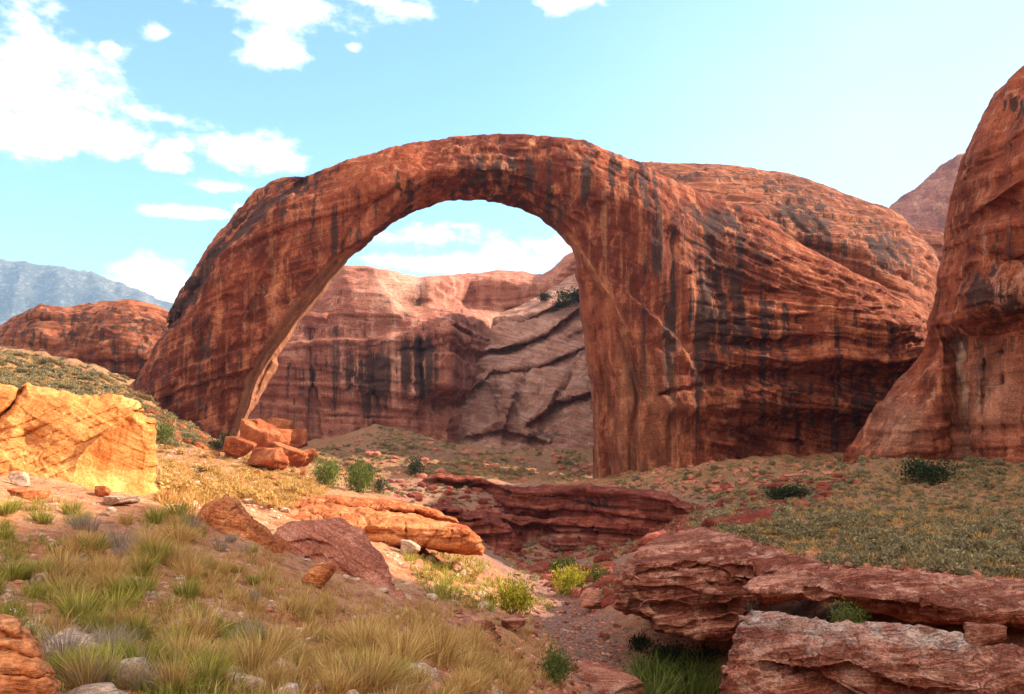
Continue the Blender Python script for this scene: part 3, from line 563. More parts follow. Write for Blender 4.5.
def ground_mat():
    m = bpy.data.materials.new('desert_ground'); m.use_nodes = True; nt = m.node_tree; L = nt.links
    b = nt.nodes['Principled BSDF']; b.inputs['Roughness'].default_value = 0.95; b.inputs['Specular IOR Level'].default_value = 0.1
    ge = N(nt, 'ShaderNodeNewGeometry'); pos = ge.outputs['Position']
    def noise(sc_, d=4, r=0.65):
        n = N(nt, 'ShaderNodeTexNoise'); n.inputs['Scale'].default_value = sc_; n.inputs['Detail'].default_value = d; n.inputs['Roughness'].default_value = r; L.new(pos, n.inputs['Vector']); return n.outputs[0]
    n1, n2, n3 = noise(0.12, 5), noise(1.1, 5), noise(9.0, 4, 0.75)
    col = mixc(nt, smooth(nt, n1, 0.4, 0.6), (0.36, 0.115, 0.05), (0.44, 0.18, 0.08))
    col = mixc(nt, smooth(nt, n2, 0.45, 0.65), col, (0.48, 0.235, 0.115))
    col = mixc(nt, smooth(nt, n3, 0.56, 0.68, 0, 0.8), col, (0.52, 0.33, 0.21))
    col = mixc(nt, smooth(nt, n3, 0.44, 0.32, 0, 0.7), col, (0.20, 0.08, 0.05))
    n4 = noise(2.3, 4, 0.85)
    col = mixc(nt, smooth(nt, n4, 0.50, 0.36, 0, 0.8), col, (0.13, 0.055, 0.032)); col = mixc(nt, smooth(nt, n4, 0.56, 0.66, 0, 0.6), col, (0.50, 0.33, 0.21))
    sg = N(nt, 'ShaderNodeAttribute', attribute_name='sage')
    col = mixc(nt, M(nt, 'MULTIPLY', sg.outputs['Fac'], smooth(nt, n2, 0.40, 0.60, 0.2, 0.85)), col, mixc(nt, smooth(nt, n4, 0.38, 0.62), (0.075, 0.055, 0.026), (0.23, 0.165, 0.078)))
    gr = N(nt, 'ShaderNodeAttribute', attribute_name='gravel')
    gc = mixc(nt, smooth(nt, n3, 0.4, 0.6), (0.15, 0.06, 0.042), (0.36, 0.19, 0.135))
    col = mixc(nt, gr.outputs['Fac'], col, gc)
    L.new(col, b.inputs['Base Color'])
    bp = N(nt, 'ShaderNodeBump'); bp.inputs['Strength'].default_value = 0.7; bp.inputs['Distance'].default_value = 0.25
    L.new(M(nt, 'ADD', M(nt, 'ADD', n2, M(nt, 'MULTIPLY', n4, 0.8)), M(nt, 'MULTIPLY', n3, 0.3)), bp.inputs['Height']); L.new(bp.outputs[0], b.inputs['Normal'])
    return m
gpx = CX + F * np.tan(np.clip(TH, -1.2, 1.2)); gYY = gy
sage = sst(RR, 45, 70) * (0.85 + 0.0 * RR); sage *= 1 - 0.75 * blob(gpx, gYY, 300, 70, 150, 45)
CREEK = [(700, 24), (630, 30), (590, 37), (560, 50), (530, 70), (518, 95), (515, 130)]
GUL = [(380, 478), (430, 478), (500, 482), (640, 488), (700, 492), (720, 498), (760, 500), (720, 530), (640, 552), (612, 606), (560, 600), (520, 580), (480, 556), (440, 520), (390, 500)]
gpy = HY - F * gz / np.maximum(gy, 0.1); gul = inside(gpx, gpy, GUL) & (gy > 40) & (gy < 200)
cd, _, _ = seg_dist(gx, gy, [((p - CX) / F * y, y) for p, y in CREEK]); gravel = np.maximum(1 - sst(cd, 1.2, 3.2), np.maximum(0.85 * gul, 0.2 * sst(gy, 205, 240) * (gpx > 280))); sage = sage * (1 - 0.7 * gul)
grd = mesh_obj('ground', np.stack([gx.ravel(), gy.ravel(), gz.ravel()], 1), np.stack([a, a + len(rr), a + len(rr) + 1, a + 1], 1), ground_mat(), attrs={'sage': sage.ravel(), 'gravel': gravel.ravel()})
grd['kind'] = 'structure'

# ------------------------------------------------------------------ ledges and traced boulders
def ledge_disp(a1, l1, a2, h1, tilt, s, warp=0.6, blocks=0.0, J=0.0, ja=0.0):
    def f(w, n, px, py):
        hor = 1.0 - np.abs(n[:, 2]) * 0.55
        r = a1 * fbm(w / l1, 4, s) + 0.35 * a1 * spall(w, l1 * 0.9, s + 1) + hor * (a2 * strata(w, h1, tilt, warp, s + 3, l1 * 3, 0.82) + 0.6 * a2 * strata(w, h1 * 0.42, tilt, warp, s + 4, l1 * 2, 0.82))
        if J:
            c = (w[:, 0] + 0.5 * w[:, 1] + 0.35 * J * fbm(w / (1.5 * J), 2, s + 20)) / J + 0.5 * _h(np.floor(w[:, 2] / (0.8 * J)).astype(np.int64), np.zeros(len(w), np.int64), np.zeros(len(w), np.int64), s); ci = np.round(c).astype(np.int64)
            r = r + hor * ja * (0.7 * _h(ci, np.floor(w[:, 2] / (0.8 * J)).astype(np.int64), 0 * ci, s + 21) - 0.9 * np.exp(-((np.abs(c - ci) - 0.5) / 0.05) ** 2))
        if blocks:
            c = fbm(w / (l1 * 1.2), 2, s + 9) * 2.5; r = r - blocks * np.exp(-((c - np.round(c)) / 0.07) ** 2)
        return r
    return f
def flat(v): return lambda a, b: v + 0 * a
def rock(name, label, cat, outline, D, Tf, Rf, Tb, Rb, step, ds, mat, feat=None, disp=None, attr=None, group=None, lean=None, jag=2.0, layer=6.0):
    o = relief(name, outline, flat(D) if not callable(D) else D, Tf, Rf, Tb, Rb, step, ds, mat, feat, disp, attr, lean, jag, layer); return tag(o, label, cat, group)
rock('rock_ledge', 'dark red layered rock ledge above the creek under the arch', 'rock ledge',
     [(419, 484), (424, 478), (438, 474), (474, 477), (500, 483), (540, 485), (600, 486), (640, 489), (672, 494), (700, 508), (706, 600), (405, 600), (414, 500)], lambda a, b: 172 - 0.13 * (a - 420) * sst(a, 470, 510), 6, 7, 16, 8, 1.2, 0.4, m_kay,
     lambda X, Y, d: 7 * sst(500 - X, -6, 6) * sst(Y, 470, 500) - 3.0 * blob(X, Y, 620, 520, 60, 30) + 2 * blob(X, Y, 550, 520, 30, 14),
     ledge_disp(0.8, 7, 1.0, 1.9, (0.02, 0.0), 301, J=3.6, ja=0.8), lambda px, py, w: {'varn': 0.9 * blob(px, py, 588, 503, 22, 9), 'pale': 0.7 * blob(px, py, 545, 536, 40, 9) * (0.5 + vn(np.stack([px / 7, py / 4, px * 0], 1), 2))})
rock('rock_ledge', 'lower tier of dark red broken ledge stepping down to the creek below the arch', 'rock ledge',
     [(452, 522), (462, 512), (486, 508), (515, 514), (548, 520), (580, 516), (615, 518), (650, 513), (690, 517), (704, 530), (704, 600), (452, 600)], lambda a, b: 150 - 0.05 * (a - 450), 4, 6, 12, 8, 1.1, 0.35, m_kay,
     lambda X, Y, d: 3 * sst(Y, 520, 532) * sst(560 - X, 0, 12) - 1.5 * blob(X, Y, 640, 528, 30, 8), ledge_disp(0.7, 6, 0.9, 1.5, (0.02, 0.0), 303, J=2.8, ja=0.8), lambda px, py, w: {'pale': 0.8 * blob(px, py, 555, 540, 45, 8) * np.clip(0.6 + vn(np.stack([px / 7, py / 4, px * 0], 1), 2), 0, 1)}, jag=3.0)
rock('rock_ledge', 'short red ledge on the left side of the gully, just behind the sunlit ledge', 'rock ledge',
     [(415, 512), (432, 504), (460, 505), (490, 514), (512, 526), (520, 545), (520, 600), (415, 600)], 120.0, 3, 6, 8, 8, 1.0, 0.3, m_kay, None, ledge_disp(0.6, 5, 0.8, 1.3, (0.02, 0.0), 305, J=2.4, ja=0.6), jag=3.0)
rock('rock_ledge', 'blocky undercut red rock ledge on the right creek bank, above dark green reeds', 'rock ledge',
     [(612, 604), (616, 566), (630, 556), (640, 545), (650, 540), (680, 531), (705, 528), (760, 540), (830, 566), (830, 598), (768, 608), (745, 628), (727, 641), (690, 639), (655, 632), (648, 620), (630, 612)], lambda a, b: 37 - 0.02 * (a - 610), 1.6, 8, 5.0, 6, 0.8, 0.09, m_near,
     lambda X, Y, d: 1.0 * gauss_line(X, Y, [(640, 572), (700, 566), (745, 575), (775, 600)], 3.0) + 0.5 * blob(X, Y, 735, 583, 30, 7) + 0.35 * gauss_line(X, Y, [(650, 608), (700, 612), (735, 606)], 2),
     ledge_disp(0.26, 1.6, 0.26, 0.5, (-0.08, 0.0), 311, 0.5, 0.08, 2.3, 0.16), lean=lambda X, Y: np.maximum(0, 572 - Y) * 0.16)
rock('rock_ledge', 'long low red rock shelf with a dark gap beneath, behind the pale-topped slab', 'rock ledge',
     [(742, 584), (758, 574), (800, 568), (860, 569), (940, 574), (1024, 580), (1130, 588), (1160, 600), (1140, 640), (1060, 634), (1010, 628), (965, 622), (930, 624), (880, 614), (840, 604), (800, 600), (770, 606), (750, 600)], 28.0, 1.6, 8, 5.0, 5, 0.8, 0.07, m_near,
     lambda X, Y, d: -0.3 * gauss_line(X, Y, [(770, 590), (840, 588), (930, 605), (1060, 620)], 5), ledge_disp(0.20, 1.5, 0.24, 0.36, (-0.05, 0.0), 321, 0.5, 0.06, 2.2, 0.14), lean=lambda X, Y: np.maximum(0, 596 + 0.07 * (X - 840) - Y) * 0.11)
rock('rock_slab', 'big pink slab with pale crust along its top edge in the lower right corner', 'rock',
     [(736, 622), (741, 614), (750, 610), (764, 611), (800, 616), (860, 622), (905, 622), (960, 632), (1024, 648), (1120, 668), (1180, 700), (1180, 830), (690, 830), (718, 700), (727, 664), (732, 640)], 16.0, 0.9, 14, 2.5, 8, 0.8, 0.04, m_near,
     lambda X, Y, d: -0.25 * gauss_line(X, Y, [(790, 662), (850, 660), (900, 680), (980, 688)], 6) + 0.18 * gauss_line(X, Y, [(735, 668), (780, 664), (810, 672), (860, 700)], 3)
     - 0.2 * blob(X, Y, 945, 640, 60, 7, 3), ledge_disp(0.12, 0.8, 0.085, 0.22, (0.30, 0.0), 331, 0.35, 0.04),
     lambda px, py, w: {'pale': np.clip(0.8 + 0.7 * vn(np.stack([px / 12, py / 5, px * 0], 1), 8), 0, 1) * np.clip(0.9 * sst(1.1 - seg_dist(px, py, [(738, 618), (764, 612), (800, 618), (835, 624), (900, 626), (960, 636)])[0] / 13, 0, 1) + 0.8 * blob(px, py, 835, 640, 26, 7) + 0.9 * blob(px, py, 945, 640, 42, 7, 3) + 0.4 * vn(np.stack([px / 14, py / 6, px * 0], 1), 4), 0, 1)}, lean=lambda X, Y: np.maximum(0, 720 - Y) * 0.013 + np.maximum(0, 655 + 0.05 * (X - 800) - Y) * 0.03)
YB_R = [(143, 408), (125, 417), (105, 433), (86, 448), (76, 462), (70, 500)]
def yb_lean(X, Y):
    dd, s, _ = seg_dist(X, Y, YB_R); return np.maximum(0, 500 - Y) * 0.035 + (X - 60) * 0.006 + np.where(s < 0, dd * 0.045 - np.maximum(0, 470 - Y) * 0.015, 0)
def yb_feat(X, Y, d):
    dd, s, _ = seg_dist(X, Y, YB_R); r = 0
    for k in range(7):
        y0 = 392 + 11 * k; r += 0.14 * np.where(s > 0, 1, 0) * gauss_line(X, Y, [(-90, y0 + 62), (20, y0 + 34), (80, y0 + 8), (140, y0 - 14)], 1.6)
    return r + 0.5 * blob(X, Y, 30, 438, 12, 9) + 0.8 * gauss_line(X, Y, [(22, 388), (10, 408), (-10, 425)], 2.5)
rock('boulder', 'huge golden boulder in full sun on the left slope, layered top and smooth right face', 'boulder',
     [(-130, 392), (-60, 380), (0, 383), (12, 386), (21, 389), (24, 383), (29, 381), (33, 385), (43, 386), (57, 391), (74, 394), (90, 397), (100, 394), (109, 393), (125, 395), (137, 400), (144, 411), (152, 415), (156, 423), (158, 458), (157, 500), (150, 520), (-130, 520)],
     30.0, 0.9, 14, 3.0, 30, 0.8, 0.07, m_gold, yb_feat, lambda w, n, px, py: ledge_disp(0.10, 1.3, 0.03, 0.30, (0.55, 0.1), 341, 0.3, 0.02)(w, n, px, py) * np.where(seg_dist(px, py, YB_R)[1] < 0, 0.45, 1.0), lean=yb_lean)
rock('boulder', 'pointed orange boulder leaning left beside the mauve slab', 'boulder',
     [(198, 514), (206, 504), (218, 497), (225, 493), (234, 499), (244, 508), (262, 522), (282, 538), (296, 556), (312, 578), (320, 600), (250, 600), (215, 560), (200, 530)], 24.0, 0.9, 16, 1.2, 20, 0.8, 0.04, m_orange,
     None, ledge_disp(0.10, 0.7, 0.03, 0.2, (0.6, 0), 351, 0.3, 0.05), lean=lambda X, Y: np.where(seg_dist(X, Y, [(225, 493), (245, 520), (262, 545), (280, 590)])[1] < 0, seg_dist(X, Y, [(225, 493), (245, 520), (262, 545), (280, 590)])[0] * 0.05, 0) + 0.012 * np.maximum(0, 560 - Y))
rock('rock_slab', 'smooth mauve slab of bare rock sloping to the right in front of the sunlit ledge', 'rock',
     [(268, 548), (276, 530), (292, 521), (320, 518), (345, 520), (362, 530), (378, 552), (395, 580), (408, 604), (404, 640), (250, 640)], 27.0, 0.8, 26, 2.2, 26, 0.8, 0.06, m_slab,
     lambda X, Y, d: 0.16 * gauss_line(X, Y, [(283, 545), (310, 540), (330, 546)], 1.5) + 0.14 * gauss_line(X, Y, [(290, 562), (320, 556), (325, 562)], 1.5) + 0.12 * gauss_line(X, Y, [(330, 560), (360, 585), (375, 605)], 2), ledge_disp(0.10, 1.0, 0.03, 0.25, (0.6, 0.2), 361, 0.3, 0.03), lean=lambda X, Y: np.maximum(0, 600 - Y) * 0.022)
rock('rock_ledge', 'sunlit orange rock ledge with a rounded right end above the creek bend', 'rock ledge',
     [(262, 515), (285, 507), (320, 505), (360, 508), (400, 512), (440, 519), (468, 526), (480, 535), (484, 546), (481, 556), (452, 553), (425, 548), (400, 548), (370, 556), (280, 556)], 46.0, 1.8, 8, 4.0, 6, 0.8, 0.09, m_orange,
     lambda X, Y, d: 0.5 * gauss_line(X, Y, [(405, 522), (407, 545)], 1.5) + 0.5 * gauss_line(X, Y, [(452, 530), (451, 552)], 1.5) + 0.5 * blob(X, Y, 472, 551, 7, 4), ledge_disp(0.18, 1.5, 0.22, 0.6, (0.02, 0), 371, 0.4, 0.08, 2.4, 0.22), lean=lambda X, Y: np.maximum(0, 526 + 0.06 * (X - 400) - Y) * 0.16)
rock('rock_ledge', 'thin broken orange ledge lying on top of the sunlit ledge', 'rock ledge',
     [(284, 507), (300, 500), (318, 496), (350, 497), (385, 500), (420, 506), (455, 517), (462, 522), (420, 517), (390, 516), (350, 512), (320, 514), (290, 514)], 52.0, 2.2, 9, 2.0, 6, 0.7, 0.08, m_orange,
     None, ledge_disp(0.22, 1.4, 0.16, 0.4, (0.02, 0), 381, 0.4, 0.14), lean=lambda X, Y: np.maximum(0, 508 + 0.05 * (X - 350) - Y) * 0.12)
rock('rock_ledge', 'weathered red-brown rock stack cut off by the lower left corner', 'rock',
     [(-90, 620), (-20, 612), (5, 613), (20, 618), (28, 632), (36, 642), (44, 658), (56, 672), (62, 694), (64, 770), (-90, 770)], 5.6, 0.22, 18, 0.6, 18, 0.9, 0.016, m_orange,
     lambda X, Y, d: 0.10 * gauss_line(X, Y, [(-60, 648), (10, 650), (40, 662)], 3) + 0.06 * gauss_line(X, Y, [(-60, 676), (20, 674), (56, 684)], 3) + 0.08 * gauss_line(X, Y, [(-60, 630), (0, 634), (20, 640)], 4), ledge_disp(0.03, 0.3, 0.012, 0.11, (0.1, 0), 391, 0.08, 0.0), lean=lambda X, Y: np.maximum(0, 690 - Y) * 0.003)

# ------------------------------------------------------------------ placing things on the ground
_vmax = np.maximum.accumulate(gz / np.maximum(gy, 1e-3), axis=1)
def col_of(px): return np.clip(np.searchsorted(th_f, np.arctan((px - CX) / F)), 1, len(th_f) - 2)
def spot(px, py):
    k = int(col_of(px)); row = _vmax[k]; j = int(np.clip(np.searchsorted(row, (HY - py) / F), 1, len(rr) - 1))
    return gx[k, j], gy[k, j], gz[k, j]
def spots(PX, PY):
    r = np.array([spot(a, b) for a, b in zip(PX, PY)]); return r
def scatter(poly, n, rng, y_max=400.0, dens=None):
    poly = np.array(poly, float); lo, hi = poly.min(0), poly.max(0); out = []
    while len(out) < n:
        p = lo + (hi - lo) * rng.random((n * 3, 2)); p = p[inside(p[:, 0], p[:, 1], [tuple(a) for a in poly])]
        if dens is not None: p = p[rng.random(len(p)) < dens(p[:, 0], p[:, 1])]
        out.extend(p.tolist())
    out = np.array(out[:n]); return spots(out[:, 0], out[:, 1]), out
R_ = np.random.default_rng(11)

# ------------------------------------------------------------------ plants
def plant_mat(name, c0, c1, c2, trans=0.25, rnd=0.35):
    m = bpy.data.materials.new(name); m.use_nodes = True; nt = m.node_tree; L = nt.links; nt.nodes.clear()
    out = N(nt, 'ShaderNodeOutputMaterial'); at = N(nt, 'ShaderNodeAttribute', attribute_name='tint'); oi = N(nt, 'ShaderNodeObjectInfo')
    f = at.outputs['Fac']; col = mixc(nt, smooth(nt, f, 0.0, 0.55), c0, c1); col = mixc(nt, smooth(nt, f, 0.5, 1.0), col, c2)
    v = M(nt, 'ADD', M(nt, 'MULTIPLY', oi.outputs['Random'], rnd), 1 - rnd / 2); cb = N(nt, 'ShaderNodeCombineColor')
    for k in range(3): L.new(v, cb.inputs[k])
    col = mixc(nt, 1.0, col, cb.outputs[0], 'MULTIPLY')
    d = N(nt, 'ShaderNodeBsdfDiffuse'); t = N(nt, 'ShaderNodeBsdfTranslucent'); mx = N(nt, 'ShaderNodeMixShader'); mx.inputs[0].default_value = trans
    L.new(col, d.inputs[0]); L.new(col, t.inputs[0]); L.new(d.outputs[0], mx.inputs[1]); L.new(t.outputs[0], mx.inputs[2]); L.new(mx.outputs[0], out.inputs[0])
    return m
m_sage = plant_mat('sagebrush_leaves', (0.145, 0.112, 0.055), (0.29, 0.232, 0.12), (0.45, 0.37, 0.20))
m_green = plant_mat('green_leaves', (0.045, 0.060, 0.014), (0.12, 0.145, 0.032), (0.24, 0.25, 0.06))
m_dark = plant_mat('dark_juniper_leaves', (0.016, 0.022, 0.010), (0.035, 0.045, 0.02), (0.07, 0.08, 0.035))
m_yellow = plant_mat('yellow_bush_leaves', (0.16, 0.14, 0.02), (0.36, 0.31, 0.03), (0.55, 0.45, 0.05))
m_gold_g = plant_mat('golden_grass', (0.32, 0.155, 0.045), (0.56, 0.33, 0.105), (0.72, 0.52, 0.21), rnd=0.25)
m_grey_g = plant_mat('grey_brush', (0.22, 0.15, 0.11), (0.38, 0.28, 0.205), (0.52, 0.41, 0.31), rnd=0.2)
m_green_g = plant_mat('green_grass', (0.13, 0.115, 0.018), (0.32, 0.28, 0.05), (0.55, 0.46, 0.12), rnd=0.3)
m_wood = bpy.data.materials.new('grey_wood'); m_wood.use_nodes = True; m_wood.node_tree.nodes['Principled BSDF'].inputs['Base Color'].default_value = (0.16, 0.11, 0.08, 1)

def leaves(seed, n, lobes, leaf, up=0.3, aspect=0.45, zmin=0.0):
    """n small leaf faces through a set of lobes (cx, cy, cz, rx, ry, rz)"""
    g = np.random.default_rng(seed); lobes = np.array(lobes, float); w = lobes[:, 3] * lobes[:, 4] + lobes[:, 5] * lobes[:, 3]; li = g.choice(len(lobes), n, p=w / w.sum())
    d = g.normal(size=(n, 3)); d /= np.linalg.norm(d, axis=1, keepdims=True); r = g.random(n) ** 0.45 * (1 + 0.25 * np.clip(g.normal(size=n), -1, 0.9))
    c = lobes[li, :3] + d * r[:, None] * lobes[li, 3:]; c[:, 2] = np.maximum(c[:, 2], zmin + 0.02)
    a = g.normal(size=(n, 3)) + d * 0.6 + np.array([0, 0, up * 2]); a /= np.linalg.norm(a, axis=1, keepdims=True)
    b = np.cross(a, g.normal(size=(n, 3))); b /= np.linalg.norm(b, axis=1, keepdims=True)
    L = leaf * (0.6 + 0.8 * g.random(n))[:, None]; v = np.stack([c - a * L * 0.5, c + b * L * aspect * 0.5, c + a * L * 0.5, c - b * L * aspect * 0.5], 1)
    k = np.arange(n) * 4; q = np.stack([k, k + 1, k + 2, k + 3], 1); lt = g.random(len(lobes)); t = np.clip(0.45 * lt[li] + 0.55 * g.random(n), 0, 1)
    return v.reshape(-1, 3), q, np.repeat(t, 4)
def blades(seed, n, h, spread, width, base=0.12, droop=0.25):
    """a fan of n tapered curved blades"""
    g = np.random.default_rng(seed); az = g.random(n) * 2 * math.pi; ln = h * (0.55 + 0.55 * g.random(n)); tl = np.abs(g.normal(size=n)) * spread
    dx, dy = np.cos(az), np.sin(az); b0 = np.stack([dx, dy, 0 * dx], 1) * (base * g.random(n) ** 0.6)[:, None]
    out = np.stack([dx * np.sin(tl), dy * np.sin(tl), np.cos(tl)], 1); out2 = np.stack([dx * np.sin(tl + droop), dy * np.sin(tl + droop), np.cos(tl + droop)], 1)
    sd = g.random(n) * 2 * math.pi; sv = np.stack([np.cos(sd), np.sin(sd), 0 * sd], 1) * (width * (0.6 + 0.8 * g.random(n)))[:, None] * 0.5
    p1 = b0 + out * (ln * 0.55)[:, None]; p2 = p1 + out2 * (ln * 0.45)[:, None]
    v = np.stack([b0 - sv, b0 + sv, p1 + sv * 0.8, p1 - sv * 0.8, p2 + sv * 0.15, p2 - sv * 0.15], 1).reshape(-1, 3)
    k = np.arange(n) * 6; q = np.concatenate([np.stack([k, k + 1, k + 2, k + 3], 1), np.stack([k + 3, k + 2, k + 4, k + 5], 1)]); t = np.repeat(g.random(n), 6) * 0.75 + np.tile([0, 0, .12, .12, .25, .25], n)
    return v, q, np.clip(t, 0, 1)
def stems(seed, n, h, r, w):
    g = np.random.default_rng(seed); V, Q = [], []
    for k in range(n):
        az = g.random() * 6.28; e = np.array([math.cos(az) * r * g.random(), math.sin(az) * r * g.random(), h * (0.6 + 0.4 * g.random())]); m_ = e * 0.5 + g.normal(size=3) * r * 0.12; m_[2] = e[2] * 0.5
        pts = [np.zeros(3) - [0, 0, 0.05], m_, e]; rad = [w, w * 0.7, w * 0.25]; b = len(V) * 0 + sum(len(x) for x in V); ring = []
        for p, ra in zip(pts, rad): ring.append(np.stack([p + np.array([math.cos(t), math.sin(t), 0]) * ra for t in np.linspace(0, 6.28, 6)[:-1]]))
        V.append(np.concatenate(ring))
        for s_ in range(2):
            for j in range(5): Q.append((b + s_ * 5 + j, b + s_ * 5 + (j + 1) % 5, b + s_ * 5 + 5 + (j + 1) % 5, b + s_ * 5 + 5 + j))
    return np.concatenate(V), np.array(Q)
def dome_lobes(seed, k, R=1.0, H=1.0):
    g = np.random.default_rng(seed); o = [(0, 0, H * 0.35, R * 0.62, R * 0.62, H * 0.36)]
    for _ in range(k):
        a = g.random() * 6.28; r = R * 0.6 * math.sqrt(g.random()); s_ = 0.28 + 0.24 * g.random(); o.append((r * math.cos(a), r * math.sin(a), H * (0.25 + 0.45 * g.random() * (1 - r / R * 0.5)), R * s_, R * s_, H * s_))
    return o
def merged(name, tmpl, pos, rot, scl, mat, kind='stuff', lean=None):
    V, Q, T = [], [], []; b = 0
    for p, r, s_, k in zip(pos, rot, scl, R_.integers(0, len(tmpl), len(pos))):
        v, q, t = tmpl[k]; c, sn = math.cos(r), math.sin(r); w = np.empty_like(v); w[:, 0] = (v[:, 0] * c - v[:, 1] * sn) * s_; w[:, 1] = (v[:, 0] * sn + v[:, 1] * c) * s_; w[:, 2] = v[:, 2] * s_
        V.append(w + p); Q.append(q + b); T.append(t); b += len(v)
    o = mesh_obj(name, np.concatenate(V), np.concatenate(Q), mat, smooth_=False, attrs={'tint': np.concatenate(T)}); o['kind'] = kind; return o
def individuals(name, protos, pos, rot, scl, label, cat, group):
    """first use of each prototype is the prototype itself, then obj.copy() of it and of its parts"""
    used = set()
    for p, r, s_, k in zip(pos, rot, scl, R_.integers(0, len(protos), len(pos))):
        src = protos[k]
        if k in used:
            o = src.copy(); C.objects.link(o)
            for ch in src.children:
                c = ch.copy(); C.objects.link(c); c.parent = o
        else: o = src; used.add(k)
        o.location = tuple(p); o.rotation_euler = (0, 0, r); sc_ = s_ if hasattr(s_, '__len__') else (s_, s_, s_); o.scale = sc_
        tag(o, label, cat, group)
    for k, src in enumerate(protos):
        if k not in used: bpy.data.objects.remove(src)
def leafy(name, seed, n, lobes, leaf, mat, **k):
    v, q, t = leaves(seed, n, lobes, leaf, **k); return mesh_obj(name, v, q, mat, smooth_=False, attrs={'tint': t})
def bladed(name, seed, n, h, spread, width, mat, **k):
    v, q, t = blades(seed, n, h, spread, width, **k); return mesh_obj(name, v, q, mat, smooth_=False, attrs={'tint': t})

# -- the near left slope: grass that nobody could count, then the clumps one can tell apart
def near_zone(px, py):  # how dry the growth is
    return np.clip(0.5 + 0.9 * vn(np.stack([px / 70, py / 38, px * 0], 1), 7) + sst(px, 200, 330) * 0.5 - blob(px, py, 140, 610, 110, 60) * 0.9 - blob(px, py, 10, 540, 60, 60) * 0.6, 0, 1)
NEAR = [(-40, 500), (70, 498), (160, 512), (230, 545), (300, 590), (400, 612), (470, 640), (520, 694), (560, 760), (-40, 760)]
def near_dens(px, py): return np.clip(0.36 + 1.3 * vn(np.stack([px / 40, py / 22, px * 0], 1), 9) + 0.25 * sst(py, 560, 640) - 0.6 * blob(px, py, 225, 585, 40, 25) - 0.5 * blob(px, py, 430, 640, 50, 30) - 0.5 * blob(px, py, 265, 560, 60, 30) - 0.4 * blob(px, py, 350, 615, 60, 18), 0.06, 1)
pos, pp = scatter(NEAR, 1150, R_, dens=near_dens); dry = near_zone(pp[:, 0], pp[:, 1]) > R_.random(len(pp))
tm_f = [blades(500 + k, 36, 0.22, 0.75, 0.010) for k in range(5)]
rs = R_.random(len(pos)) * 6.28; ss = (0.45 + 0.6 * R_.random(len(pos))) * (0.8 + 0.02 * pos[:, 1])
merged('dry_grass', tm_f, pos[dry], rs[dry], ss[dry], m_gold_g); merged('green_grass', tm_f, pos[~dry], rs[~dry], ss[~dry] * 0.9, m_green_g)
def clumps(name, label, cat, group, spec, mat, seed, n=260, spread=0.62, width=0.006, hgt=1.0):
    protos = [bladed(name, seed + k, n, hgt, spread, width / 0.45, mat, base=0.32) for k in range(3)]
    P3 = spots([a[0] for a in spec], [a[1] for a in spec]); sc_ = [a[2] * p[1] / F for a, p in zip(spec, P3)]     # a[2]: height as seen
    individuals(name, protos, P3, R_.random(len(spec)) * 6.28, [(s_ * 1.1, s_ * 1.1, s_) for s_ in sc_], label, cat, group)
g_ = np.random.default_rng(77)
def clump_spec(boxes, lo, hi):
    o = []
    for x0, x1, y0, y1, n in boxes:
        for _ in range(n):
            y = y0 + (y1 - y0) * g_.random(); x = x0 + (x1 - x0) * g_.random()
            k = 0.5 if (200 < x < 430 and y < 650) or (x > 190 and y < 600) else 1.0; o.append((x, y, k * (lo + (hi - lo) * g_.random()) * (0.42 + 0.55 * (y - 495) / 200)))
    return o
clumps('green_brush', 'bushy yellow-green brush clump growing on the near left slope', 'brush', 'green brush clumps on the near left slope',
       clump_spec([(-30, 60, 505, 600, 15), (60, 230, 590, 700, 24), (60, 180, 515, 590, 8), (200, 260, 548, 590, 4), (300, 400, 650, 700, 3)], 24, 46), m_green_g, 610, 230, 0.7, 0.011)
clumps('golden_grass_clump', 'dry straw-coloured grass clump among stones on the near left slope', 'grass clump', 'golden grass clumps on the near left slope',
       clump_spec([(40, 200, 518, 590, 26), (60, 230, 590, 690, 16), (200, 280, 560, 600, 8), (230, 330, 600, 700, 22), (330, 420, 640, 700, 22), (400, 480, 655, 700, 6), (120, 220, 640, 700, 8)], 24, 48), m_gold_g, 620, 260, 0.7, 0.009)
clumps('grey_brush', 'bare grey twiggy brush on the near left slope', 'brush', 'grey brush on the near left slope',
       clump_spec([(50, 140, 650, 705, 10), (60, 250, 520, 580, 10), (230, 300, 590, 660, 5)], 26, 50), m_grey_g, 630, 200, 0.8, 0.008)

pos, pp = scatter([(180, 520), (300, 570), (420, 620), (470, 650), (400, 660), (280, 640), (200, 600)], 260, R_); merged('dry_grass', tm_f, pos, R_.random(260) * 6.28, 0.5 + 0.6 * R_.random(260), m_gold_g)
# -- leafy bushes with a place of their own
def bush(name, label, cat, px, py, w_px, h_px, mat, seed, n=900, leaf=0.11, lob=9, wood=True, up=0.3, Y=None, group=None):
    x, y, z = spot(px, py) if Y is None else (np.array(P(px, py, Y)))
    R, H = w_px / 2 * y / F, h_px * y / F
    lo = dome_lobes(seed, lob + 4); v, q, t = leaves(seed, int(n * 1.8), lo, leaf * 0.85, up=up)
    v = v * np.array([R, R, H]); o = bpy.data.objects.new(name, None); C.objects.link(o); o.empty_display_size = 0.1; o.location = (x, y, z - 0.05 * H)
    mesh_obj('foliage', v, q, mat, smooth_=False, attrs={'tint': t}, parent=o)
    sv, sq = stems(seed + 1, 9, 0.85 * H, 0.75 * R, max(0.022 * R, 0.01)); mesh_obj('stem', sv, sq, m_wood, parent=o)
    return tag(o, label, cat, group)
bush('yellow_bush', 'bright yellow-green bush in sunlight at the edge of the creek bed', 'bush', 512, 616, 50, 42, m_yellow, 701, 1300, 0.12)
